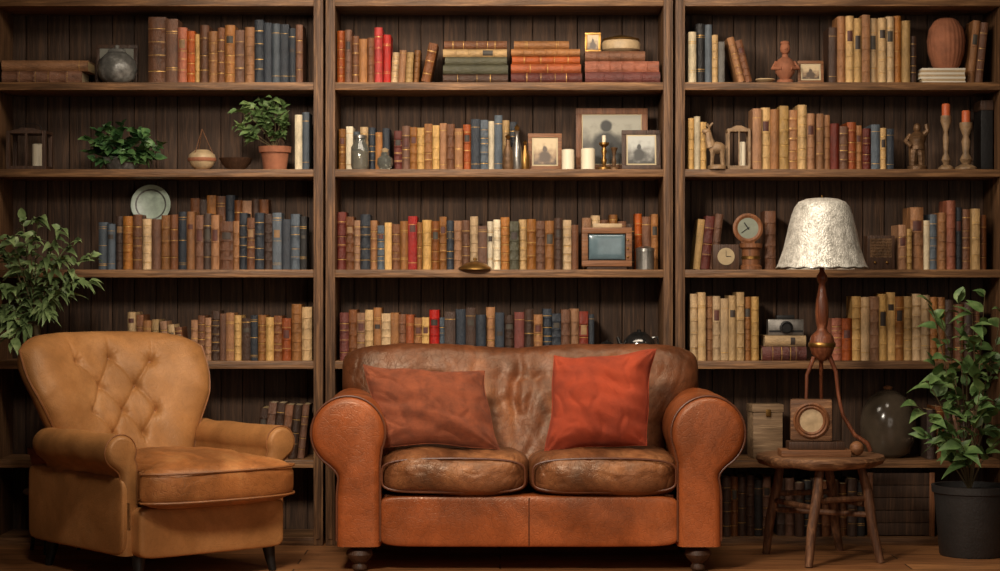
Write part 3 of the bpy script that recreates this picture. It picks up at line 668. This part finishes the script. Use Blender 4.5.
for i in range(3):
    o=MB().box(-28*s-random.random()*.02,30*s+random.random()*.02,0,.17,0,1.6*s,.0005).build('loose_papers',m_paper,loc=(X(822,.02)+i*.006,.012,ZR[3]+.0005+i*1.65*s),rot=(0,0,0))
    tag(o,['bottom','middle','top'][i]+' sheaf of white papers behind the lampshade','papers','papers behind the lampshade')
t=thing('wooden_radio','small dark wooden radio with grille right of the lampshade','radio',(X(881,.05),.05,ZR[3]+.0005))
MB().box(-14*s,14*s,0,.09,0,34*s,.004).build('case',m_dwood,t)
b=MB().box(-11*s,11*s,-.001,.002,12*s,31*s)
for k in range(6): b.box(-10*s,10*s,-.004,.0005,(14+k*3)*s,(15.4+k*3)*s)
b.build('grille',m_bronze,t,False)
for q in(-1,1): MB().ball((q*6*s,-.002,7*s),.007).build('knob',m_brass,t)
t=thing('old_camera','old silver and black box camera on the little book stack','camera',(X(786,.07),.07,zR4+.0008))
MB().box(-18*s,18*s,0,.07,0,16*s,.004).build('body',m_silver,t); MB().box(-9*s,9*s,.01,.06,16*s,20*s,.003).build('viewfinder',m_black,t)
MB().lathe([(0,0),(6.5*s,0),(6.5*s,.018),(5*s,.02),(4.4*s,.012),(0,.012)]).xf(Matrix.Translation((0,0,8*s))@Matrix.Rotation(PI/2,4,'X')).build('lens',m_black,t)
MB().box(-17*s,17*s,-.001,.0,3*s,5*s).build('trim',m_black,t,False)
s=S(.08); t=thing('wooden_box','pale wooden upright box behind the stool on fifth shelf','box',(X(768,.08),.08,ZR[5]+.0005),R_(6))
MB().box(-15*s,15*s,0,.12,0,46*s,.003).build('body',m_pwood,t); MB().box(-16*s,16*s,-.004,.124,46.2*s,54*s,.004).build('lid',m_pwood,t)
MB().box(-2.4*s,2.4*s,-.009,-.004,42*s,49*s,.001).build('clasp',m_brass,t)
lathe_thing('glass_globe','large rounded dim glass jar on fifth shelf beside lamp leg','glass jar',888,ZR[5],.15,[('glass_body',[(0,0),(15,0),(22,5),(27,18),(28,34),(25,49),(18,60),(9,66),(0,67.5)],m_dglass),('stopper',[(0,67.6),(4,67.7),(5,70),(0,72)],m_mwoodz)])
t=thing('slatted_crate','slatted dark wooden crate in the bottom right shelf opening','crate',(X(902,.02),.05,ZR[6]+.0005)); s=S(.03)
b=MB()
for k in range(5): b.box(-33*s,33*s,0,.012,(1+k*12.6)*s,(13+k*12.6)*s,.002)
b.build('front_slats',m_back,t)
for q in(-1,1):
    MB().box(q*31*s-.012,q*31*s+.012,-.013,-.0005,0,64*s,.002).build('corner_post',m_mwoodz,t)
MB().box(-33*s,33*s,.2,.212,0,64*s).build('back_slats',m_back,t)
for q in(-1,1): MB().box(q*32*s-.006,q*32*s+.006,.0125,.1995,.0,64*s).build('end_slats',m_back,t)
MB().box(-31*s,31*s,.0125,.1995,.005,.015).build('floor_slats',m_back,t)
# ------------------------------------------------------------ sofa
SY=-.86
sofa=thing('sofa','orange brown leather two seat sofa with rolled arms','sofa',(X(529,SY),SY,0))
def arm_prof(cx,cz,r,inner,outer,zb,n=30):
    pts=[(inner,zb),(inner,cz-r*.8)]
    a0=PI+.42; a1=-PI/2+.75
    for i in range(n+1):
        a=a0+(a1-a0)*i/n; pts.append((cx+r*math.cos(a),cz+r*math.sin(a)))
    x0,z0=pts[-1]; x3,z3=outer,cz-r*1.75
    x1,z1=x0-.10*r/.15*.9,z0-.075*r/.15*.9; x2,z2=outer,cz-r*1.15
    for i in range(1,9):
        t=i/8; pts.append(((1-t)**3*x0+3*t*(1-t)**2*x1+3*t*t*(1-t)*x2+t**3*x3,(1-t)**3*z0+3*t*(1-t)**2*z1+3*t*t*(1-t)*z2+t**3*z3))
    pts+=[(outer,zb)]
    return pts
def rolled_arm(parent,prof,side,y0,y1,mat,pip,name='arm',bul=1.0,wr=0):
    P=[]
    zb=min(p[1] for p in prof)
    for (a,b),(c,d) in zip(prof,prof[1:]+prof[:1]):
        n=max(1,int(math.hypot(c-a,d-b)/.02))
        for i in range(n): P.append((a+(c-a)*i/n,b+(d-b)*i/n))
    bm=bmesh.new()
    ar=sum(P[i][0]*P[(i+1)%len(P)][1]-P[(i+1)%len(P)][0]*P[i][1] for i in range(len(P)))
    sg=1 if ar>0 else -1
    xa=prof[0][0]; xb=prof[-1][0]
    def ring(y,k):
        out=[]; n=len(P)
        for i,(a,b) in enumerate(P):
            (pa,pb),(na_,nb_)=P[i-1],P[(i+1)%n]
            kk=k+wr*noise.noise(Vector((a*7,b*7,y*9+side*4)))*(1 if y>y0+.03 else 0)
            if b<=zb+1e-5:
                out.append(bm.verts.new((side*min(max(a,xa+k),xb-k),y,b))); continue
            t=Vector((na_-pa,nb_-pb)); t.normalize(); nr=Vector((t.y,-t.x))
            out.append(bm.verts.new((side*(a-nr.x*kk*sg),y,max(zb+.004,b-nr.y*kk*sg))))
        return out
    rs=[]
    ys=[(y0,.030),(y0+.003,.020),(y0+.010,.010),(y0+.022,.003),(y0+.04,.0)]+[(y0+.04+(y1-y0-.07)*i/16,0) for i in range(1,17)]+[(y1,.02)]
    for y,k in ys: rs.append(ring(y,k*bul))
    for A,Bq in zip(rs,rs[1:]):
        for i in range(len(A)): bm.faces.new((A[i],A[(i+1)%len(A)],Bq[(i+1)%len(A)],Bq[i]))
    bm.faces.new(rs[0]); bm.faces.new(rs[-1])
    q=MB(); q.b=bm; arm=q.build(name,mat,parent,True,60)
    pts=[(side*a,y0+.020,b) for a,b in P if b>zb+.001]
    MB().tube(pts,.0045*bul,8).build('piping',pip,arm)
    return arm
for side,cxp in((-1,346.5),(1,710)):
    cx=abs(X(cxp,SY)-X(529,SY))
    pr=arm_prof(cx-.005,.567,.152,.607,.785,.105)
    rolled_arm(sofa,pr,side,0,.74,m_sofa,m_pip,wr=.014)
def railfn(u,w): return w+Vector((0,-.006*(1-u.z**2)*math.cos(u.x*PI/2)+.006*noise.noise(Vector((w.x*6,0,w.z*9)))+.012*math.exp(-(u.x/.012)**2)*(1 if u.y<0 else 0),0))
puffy('front_rail',.61,.05,.105,m_sofa,sofa,(0,.06,.208),10,40,railfn)
MB().tube([(0,.008,.11),(0,.004,.2),(0,.008,.305)],.003,6).build('rail_seam',m_pip,sofa)
MB().box(-.6,.6,.1,.66,.12,.31,.01).build('base_frame',m_sofa,sofa)
def seatfn(sd):
    def f(u,w):
        if u.z>0: w=w+Vector((0,0,.026*(1-u.x**2)*(1-u.y**2)-.014*math.exp(-((u.x-.1)**2+(u.y+.1)**2)/.2)))
        n=noise.noise(Vector((w.x*5+sd,w.y*9,w.z*6))); rd=max(0,1-abs(n)*6)**2
        n3=noise.noise(Vector((w.x*10+sd,w.y*5,w.z*9+3))); rd3=max(0,1-abs(n3)*6)**2
        n5=noise.noise(Vector((w.x*18+sd,w.y*12,w.z*16+3))); rd5=max(0,1-abs(n5)*5)**2
        w=w+Vector((0,-.003*rd+.003*rd3+.0015*rd5 if u.y<0 else 0,-.006*rd-.004*rd3-.002*rd5 if u.z>0 else 0))
        w.z+=.014*noise.noise(Vector((w.x*3.5+sd*3,w.y*3,2)))
        if u.y<0 and u.z>.1: w.y+=.0028*math.sin(w.x*70+2*math.sin(w.x*13))*(1-u.z)
        if u.y<0: w.y-=.026*math.cos(u.x*PI/2)*(1-u.z**2)
        return w
    return f
for q in(-1,1):
    c=puffy('seat_cushion',.311,.27,.090,m_sofas,sofa,(q*.308,.255,.394),4.4,56,seatfn(q*5+7))
    pts=[]
    for i in range(60):
        a=i*2*PI/60; k=5; cc=math.cos(a);sn=math.sin(a); rr=(abs(cc)**k+abs(sn)**k)**(-1/k)
        pts.append((cc*rr*.292,-.240-.024*(1-abs(cc*rr)**2),sn*rr*.063-.002+(.012*(1-(cc*rr)**2) if sn>0 else 0)))
    MB().tube(pts,.0045,6,closed=True).build('piping',m_pip,c)
def sback(u,v):
    x=u*.775-.03
    zt=.893-.022*math.exp(-(u/.22)**2)-.045*abs(u)**9+.003*math.sin(u*9+1)
    k=(v+1)/2
    z=.30+(zt-.30)*k
    y=.50+.13*k+.06*max(0,k-.7)/.3
    x*= .80+.20*min(1,max(0,(k-.45)/.3))
    return (x,y,z)
def sbd(u,v,side):
    k=(v+1)/2
    uw=u+.05*noise.noise(Vector((u*3,v*2.5,7)))
    n=noise.noise(Vector((u*2.2,v*1.1,side*3+1))); n2=noise.noise(Vector((u*4+4,v*1.6+u*2,side))); n4=noise.noise(Vector((u*9,v*3-u*4,side+9))); n6=noise.noise(Vector((u*20,v*7+u*5,side+2)))
    d=.010*n-.005*max(0,1-abs(n2)*5)**2-.003*max(0,1-abs(n4)*5)**2-.0018*max(0,1-abs(n6)*4)**2
    if side>0:
        for uu,am,ph,wd in((-.03,.024,.2,.030),(.08,.011,1.6,.022),(-.13,.010,-1.4,.03),(.47,.009,.5,.04),(-.5,.009,-.5,.04)):
            d-=am*math.exp(-((uw-uu-ph*.12*(k-.75))/wd)**2)*math.exp(-((k-.62)/.2)**2)
        d+=.020*math.exp(-((k-.92)/.12)**2)-.012*math.exp(-((k-.73)/.04)**2)*(.6+.4*math.sin(u*11+1))
    return d
slab('backrest',sback,.22,m_sofab,sofa,180,90,14,8,.5,sbd)
for sx in(-1,1):
    for yy in(.07,.66):
        MB().lathe([(0,0),(.022,0),(.03,.008),(.03,.02),(.022,.03),(.045,.05),(.056,.068),(.05,.085),(.03,.092),(.038,.1),(.038,.106),(0,.106)],(sx*.694,yy,.0005),24).build('foot',m_dwood,sofa)
def pillow(label,px,py,y,hw,hh,T,rot,mat,sd,shear,fold):
    t=thing('throw_pillow',label,'cushion',(X(px,y),y,Z(py,y)))
    t.rotation_euler=rot
    mid=lambda u,v:(u*hw*(1-.065*(1-v*v))+shear*v+.004*math.sin(v*5+sd),.012*math.sin(u*2+sd)*v,v*hh*(1-.065*(1-u*u))+.003*math.sin(u*6+sd)-.016*max(0,u*v)**3-.012*(1-u*u)*max(0,v)**4)
    def dp(u,v,side):
        n=noise.noise(Vector((u*1.6+sd,v*1.6,side))); n2=noise.noise(Vector((u*2.0+sd,v*2+u*1.5,side+5))); n3=noise.noise(Vector((u*1.2+v*3.2+sd,v*1.0-u*.6,side+2)))
        d=.022*n-.009*max(0,1-abs(n2)*4)**2+fold*n3
        for a,b in((1,1),(1,-1),(-1,1),(-1,-1)):
            r=math.hypot(u-a,v-b); th=math.atan2(v-b,u-a); d+=.007*math.sin(th*9+sd)*math.exp(-(r/.55)**2)
        return d
    o,at=slab('cushion_cover',mid,T,mat,t,80,80,2.6,2.6,.58,dp)
    pts=[]
    for i in range(80):
        a=i/80*4; e=int(a); f=(a-e)*2-1
        u,v=[(f,-1),(1,f),(-f,1),(-1,-f)][e]; pts.append(mid(u,v))
    MB().tube(pts,.003,6,closed=True).build('seam',mat,t)
    return t
pillow('rust brown woven throw pillow leaning on the left sofa back',431,407,-.655,.255,.178,.21,(R_(-24),R_(2),R_(4)),m_pill1,2,-.035,.018)
pillow('burnt orange velvet throw pillow on the right sofa seat',600,400,-.655,.214,.208,.23,(R_(-16),R_(-5),R_(-3)),m_pill2,9,.034,.018)
# ------------------------------------------------------------ armchair
ch=thing('armchair','tan leather wingback armchair with button tufted back','armchair',(-1.405,-.72,0),R_(40))
pr=arm_prof(.372,.520,.069,.300,.374,.115)
for sd in(-1,1): rolled_arm(ch,pr,sd,-.35,.30,m_chair,m_pipc,bul=.65,wr=.010)
puffy('front_rail',.335,.05,.10,m_chair,ch,(0,-.372,.205),10,20)
for sd in(-1,1): puffy('side_panel',.030,.395,.155,m_chair,ch,(sd*.350,.045,.27),12,14)
MB().box(-.32,.32,-.3,.36,.12,.3,.01).build('base_frame',m_chair,ch)
def cseat(u,w):
    if u.z>0: w.z+=.030*(1-u.x**2)*(1-u.y**2)
    n=noise.noise(Vector((w.x*6+3,w.y*6,w.z*6))); rd=max(0,1-abs(n)*5)**2
    n3=noise.noise(Vector((w.x*9+1,w.y*4,w.z*7+3))); rd3=max(0,1-abs(n3)*6)**2
    if u.z>0: w.z-=.008*rd+.004*rd3; w.z+=.008*noise.noise(Vector((w.x*4,w.y*4,5)))
    if u.y<0:
        w.x*=1+.32*min(1,max(0,(-u.y-.60)/.18))
        w.y-=.03*math.cos(u.x*PI/2)-.003*rd3
    return w
c=puffy('seat_cushion',.295,.39,.094,m_chairs,ch,(0,-.14,.384),4.5,46,cseat)
for zz in(-.055,.058):
    pts=[]
    for i in range(96):
        a=i*2*PI/96; k=5; cc=math.cos(a);sn=math.sin(a); rr=(abs(cc)**k+abs(sn)**k)**(-1/k)
        u=Vector((cc*rr,sn*rr,0)); w=Vector((u.x*.292,u.y*.387,0)); w=cseat(u,w); w.z=zz; pts.append(w)
    MB().tube(pts,.005,6,closed=True).build('piping',m_pipc,c)
def cback(u,v):
    k=max(0,(v+1)/2)
    top=.955-.055*abs(u)**7+.010*math.cos(u*PI/2)
    z=.24+(top-.24)*(v+1)/2
    f=min(1,max(0,(k-.30)/.6)); f=f*f*(3-2*f)
    hw=.31+.125*f
    x=u*hw-.03*k
    w=min(1,max(0,(k-.3)/.4))
    y=.23+.27*k**1.3-(.05+.11*w)*abs(u)**2.4
    return (x,y,z)
BUT=[(-.46,.80),(0,.82),(.46,.80),(-.24,.66),(.24,.66),(-.48,.52),(0,.52),(.48,.52),(-.24,.39),(.24,.39)]
def cbd(u,v,side):
    k=(v+1)/2; d=.008*noise.noise(Vector((u*3,v*3,side)))
    if side>0:
        for a,b in BUT: d-=.032*math.exp(-math.hypot((u-a)*.42,(k-b)*.74)/.017)
        cm=0
        for i,(a,b) in enumerate(BUT):
            for (c_,e_) in BUT[i+1:]:
                L=math.hypot((a-c_)*.42,(b-e_)*.74)
                if L<.17 and abs(b-e_)>.05:
                    t=max(0,min(1,((u-a)*.42*(c_-a)*.42+(k-b)*.74*(e_-b)*.74)/(L*L)))
                    dd=math.hypot((u-a-(c_-a)*t)*.42,(k-b-(e_-b)*t)*.74); cm=max(cm,.017*math.exp(-abs(dd)/.0075)*(1-.35*math.sin(t*PI)))
        for a,b in BUT:
            dx=(u-a)*.42; dz=(k-b)*.74; r=math.hypot(dx,dz)
            if r<.08: d+=.002*math.cos(math.atan2(dz,dx)*9)*math.exp(-((r-.022)/.020)**2)
        d-=cm
        for a,b in BUT[:3]:
            if k>b: d-=.012*math.exp(-abs((u-a*(1+(k-b)))*.42)/.007)*max(0,1-(k-b)/.15)
    return d
ob,at=slab('backrest',cback,.17,m_chair,ch,190,150,8,9,.5,cbd)
for a,b in BUT:
    p_=at(a,b*2-1,1); MB().ball((0,0,0),.012,(1,.6,1)).build('button',m_pipc,ob,loc=p_+Vector((0,-.005,0)))
pts=[Vector(cback(u,v)) for u,v in [(-1,-.6+1.6*i/14) for i in range(14)]+[(-1+2*i/30,1) for i in range(31)]+[(1,1-1.6*i/14) for i in range(1,15)]]
MB().tube(pts,.006,6).build('piping',m_pipc,ob)
for sx,sy in((-1,-1),(1,-1),(-1,1),(1,1)):
    x=sx*.30;y=-.345 if sy<0 else .36
    MB().tube([(x,y,.125),(x+sx*.006,y+sy*.006,.06),(x+sx*.015,y+sy*.015,.001)],[.03,.022,.015],10).build('leg',m_black,ch)
# ------------------------------------------------------------ stool
SX,SYy=1.37,-.45
st=thing('stool','round rustic wooden stool holding the lamp and carved block','stool',(SX,SYy,0))
ZS=.45
b=MB().lathe([(0,ZS-.048),(.235,ZS-.048),(.262,ZS-.038),(.274,ZS-.018),(.268,ZS-.004),(.25,ZS),(0,ZS)],seg=64)
for q in b.b.verts:
    r=math.hypot(q.co.x,q.co.y)
    if r>.2:
        k=1+.030*noise.noise(Vector((q.co.x*8,q.co.y*8,0))); q.co.x*=k;q.co.y*=k
        if q.co.z<ZS-.02: q.co.z+=.010*noise.noise(Vector((q.co.x*14,q.co.y*14,3)))
b.build('seat',m_rustic,st,True,50)
legs=[((-.16,.08),(-.21,.17)),((-.03,-.17),(-.09,-.26)),((.16,-.06),(.235,-.12)),((.05,.14),(.13,.28))]
lp=[]
for i,((a,b_),(c,d)) in enumerate(legs):
    P=[Vector((a,b_,ZS-.044)),Vector(((a*.7+c*.3)+.004,(b_*.7+d*.3),.30)),Vector(((a*.35+c*.65)-.005,(b_*.35+d*.65),.15)),Vector((c,d,.0015))]
    lp.append([P[0],P[1],P[3]]); MB().tube(P,[.017,.022,.021,.017],12).build('leg',m_rusticz,st)
def on(P,z):
    t=(P[0].z-z)/(P[0].z-P[2].z); return P[0].lerp(P[2],t)
for i,j,z in((0,1,.24),(1,2,.27),(2,3,.24),(3,0,.27),(0,2,.20)):
    MB().tube([on(lp[i],z),on(lp[j],z)],.012,8).build('stretcher',m_rusticz,st)
yb=-.61; s=S(yb)
t=thing('wooden_plinth','low worn wooden plinth with ball end on the stool','plinth',(X(815,yb),yb,ZS+.0008))
MB().box(-34*s,36*s,-.01,.11,0,7*s,.004).build('lower_board',m_mwood,t); MB().box(-26*s,30*s,.0,.1,7*s,15*s,.004).build('upper_board',m_dwood,t)
MB().ball((43*s,.03,8*s),7.5*s).build('ball_end',m_mwood,t)
zc=ZS+15*s+.001
t=thing('carved_block','square wooden block with carved round hollow on the plinth','ornament',(X(812,yb),yb+.02,zc+.0005),R_(-8))
w=21*s;h=42*s
MB().box(-w,w,0,.06,0,h,.012).build('block',m_rustic,t)
def face(dy,mat,name,prof):
    return MB().lathe(prof,seg=40).xf(Matrix.Translation((0,dy,h/2))@Matrix.Rotation(PI/2,4,'X')).build(name,mat,t)
face(-.0005,m_mwoodz,'carved_ring',[(w*.56,0),(w*.84,0),(w*.86,.006),(w*.78,.012),(w*.7,.007),(w*.64,.011),(w*.56,.005),(w*.56,0)])
face(0,m_cer,'hollow',[(0,.004),(w*.1,.004),(w*.3,.0015),(w*.56,.001)])
yl=-.42; s=S(yl); LX=X(822,yl)
lamp=thing('table_lamp','tall turned wood table lamp with textured silver shade','lamp',(LX,yl,ZS+.001))
zz=lambda py: Z(py,yl)-ZS-.001
prof=[(.0,362),(.022,360),(.046,354),(.060,345),(.050,336),(.026,331),(.021,328),(.028,322),(.031,312),(.027,300),(.018,290),(.014,284),(.024,280),(.024,276),(.012,272),(.010,262),(0,262)]
MB().lathe([(r*.95,zz(p_)) for r,p_ in prof],seg=32).build('column',m_lampw,lamp)
MB().lathe([(.056,zz(347)),(.0585,zz(346)),(.0585,zz(343.5)),(.056,zz(342.5))],seg=32).build('collar',m_brass,lamp)
def lx(px): return X(px,yl)-LX
MB().tube([(lx(814),0,zz(357)),(lx(807),.0,zz(375)),(lx(806),.0,zz(410)),(lx(804),.0,.004)],[.010,.008,.007,.010],10).build('leg',m_lampw,lamp)
MB().tube([(lx(829),0,zz(355)),(lx(836),-.0,zz(372)),(lx(838),-.01,zz(395)),(lx(842),-.02,zz(415)),(lx(853),-.03,zz(434)),(lx(866),-.035,zz(443)),(lx(869),-.035,.011)],[.011,.009,.008,.008,.009,.010,.010],10).build('leg',m_lampw,lamp)
MB().tube([(0,.02,zz(357)),(.01,.09,zz(380)),(.02,.13,zz(415)),(.02,.15,.006)],[.010,.008,.007,.010],10).build('leg',m_lampw,lamp)
sp=[(45.5,267),(42,260),(38.3,249),(35.6,237),(33.2,226),(30.6,215.5),(27.6,207.5),(23.5,202),(16,199),(8,198)]
prs=[]
for (r0,p0),(r1,p1) in zip(sp,sp[1:]):
    for i in range(3): prs.append((r0+(r1-r0)*i/3,p0+(p1-p0)*i/3))
prs.append(sp[-1])
sh=MB().lathe([(r*s,zz(p_)) for r,p_ in prs]+[((r-.5)*s,zz(p_)) for r,p_ in prs[::-1]],seg=112)
def flute(q):
    a=math.atan2(q.y,q.x); fl=max(0,min(1,(zz(212)-q.z)/(.22))); return 1+(.024*abs(math.cos(8*a))-.010)*fl
for q in sh.b.verts:
    k=flute(q.co); q.co.x*=k;q.co.y*=k
    if q.co.z<zz(262): q.co.z-=.005*abs(math.cos(8*math.atan2(q.co.y,q.co.x)))
shade=sh.build('lamp_shade',m_shade,lamp)
pts=[]
for i in range(112):
    a=i*2*PI/112; v_=Vector((45.3*s*math.cos(a),45.3*s*math.sin(a),zz(267))); k=flute(v_); pts.append((v_.x*k,v_.y*k,v_.z-.005*abs(math.cos(8*a))))
MB().tube(pts,.003,6,closed=True).build('shade_trim',m_silver,shade)
MB().lathe([(0,zz(262)),(.012,zz(262)),(.012,zz(250)),(.022,zz(242)),(.03,zz(230)),(.02,zz(222)),(0,zz(220))]).build('bulb',m_wax,lamp)
b=MB()
for a in(0,2.1,4.2): b.tube([(0,0,zz(219)),(.06*math.cos(a),.06*math.sin(a),zz(208)),(22*s*math.cos(a),22*s*math.sin(a),zz(203))],.002,5)
b.tube([(0,0,zz(222)),(0,0,zz(195))],.003,6); b.build('shade_holder',m_brass,lamp)
# ------------------------------------------------------------ floor plants
rnd=random.Random(21)
yp=-.32
pl=thing('potted_fig','tall leafy green plant in charcoal planter right of stool','potted plant',(X(972,yp),yp,0)); s=S(yp)
MB().lathe([(0,.0005),(.135,.0005),(.14,.01),(.162,.27),(.172,.275),(.174,.305),(.16,.305),(.155,.275),(0,.27)],seg=40).build('planter',m_pot,pl)
MB().lathe([(0,.272),(.1545,.272),(.1,.284),(0,.287)],seg=30).build('soil',m_soil,pl)
T=[(916,405),(930,355),(940,315),(958,295),(985,292),(1003,300),(922,432),(968,340),(994,345),(945,425),(980,390),(926,380),(1008,430),(962,445),(1000,395),(950,372),(930,300),(972,312)]
foliage(pl,(-.01,0,.28),tipsrel(pl,T,yp-.10,.12,rnd),.118,.052,8,m_leaf1,rnd,.36,.004,.7,2,.14,ymax=-.03)
yq=-.24
ZP=.28
pq=thing('hanging_fern_plant','drooping green plant rising behind the tan armchair','potted plant',(X(52,yq),yq,ZP)); s=S(yq)
sd=thing('plant_stand','iron plant stand hidden behind the tan armchair','plant stand',(X(52,yq),yq,0))
MB().lathe([(0,ZP-.02),(.12,ZP-.02),(.125,ZP-.01),(.12,ZP-.001),(0,ZP-.001)]).build('top',m_dwood,sd)
for a in(.5,2.6,4.7): MB().tube([(.09*math.cos(a),.09*math.sin(a),ZP-.02),(.1*math.cos(a),.1*math.sin(a),.15),(.12*math.cos(a),.12*math.sin(a),.005)],.009,8).build('leg',m_black,sd)
MB().lathe([(0,.0005),(.07,.0005),(.095,.15),(.105,.155),(.105,.18),(.092,.18),(.088,.16),(0,.155)]).build('pot',m_terra,pq)
MB().lathe([(0,.157),(.087,.16),(0,.168)]).build('soil',m_soil,pq)
zt=Z(325,yq)-ZP; xt=X(36,yq)-X(52,yq)
MB().tube([(0,0,.15),(-.01,0,.3),(xt,0,zt)],[.022,.018,.015],10).build('trunk',m_stem,pq)
T=[(40,216),(62,228),(82,242),(94,258),(92,282),(62,260),(22,218),(8,236),(0,258),(8,292),(58,290),(3,325),(40,268),(80,280),(26,322),(18,252),(-8,285),(74,296),(30,300),(-12,232),(50,312),(-4,312),(12,342),(52,244),(34,236)]
foliage(pq,(xt,0,zt),tipsrel(pq,T,yq-.05,.14,rnd),.082,.033,14,m_leaf4,rnd,.2,.0032,.9,2,.38,ymax=-.02,dmin=.3,zb=-.05)
# ------------------------------------------------------------ lights
def area(name,loc,tgt,size,e,col,sy=None):
    l=bpy.data.lights.new(name,'AREA'); l.energy=e; l.color=col; l.size=size
    if sy: l.shape='RECTANGLE'; l.size_y=sy
    o=bpy.data.objects.new(name,l); C.objects.link(o); o.location=loc
    o.rotation_euler=(Vector(tgt)-Vector(loc)).to_track_quat('-Z','Y').to_euler(); return o
l=bpy.data.lights.new('key_light','SPOT'); l.energy=700; l.color=(1,.88,.73); l.spot_size=R_(72); l.spot_blend=1; l.shadow_soft_size=.35
o=bpy.data.objects.new('key_light',l); C.objects.link(o); o.location=(-.9,-3.9,2.85); o.rotation_euler=(Vector((.05,0,1.1))-o.location).to_track_quat('-Z','Y').to_euler()
area('top_light',(.1,-1.5,2.9),(.1,-.6,.4),2.8,56,(1,.87,.70),.55)
area('fill_light',(1.6,-6.5,1.8),(0.3,0,1.2),2.4,34,(1,.87,.73))
w=bpy.data.worlds.new('World'); bpy.context.scene.world=w; w.use_nodes=True; w.node_tree.nodes['Background'].inputs[0].default_value=(.9,.78,.66,1); w.node_tree.nodes['Background'].inputs[1].default_value=.045
bpy.context.scene.view_settings.view_transform='Standard'
cam=bpy.data.cameras.new('camera'); cam.lens=72; cam.sensor_width=36; co=bpy.data.objects.new('camera',cam); C.objects.link(co)
co.location=(0,-9,H); co.rotation_euler=(PI/2,0,0); bpy.context.scene.camera=co
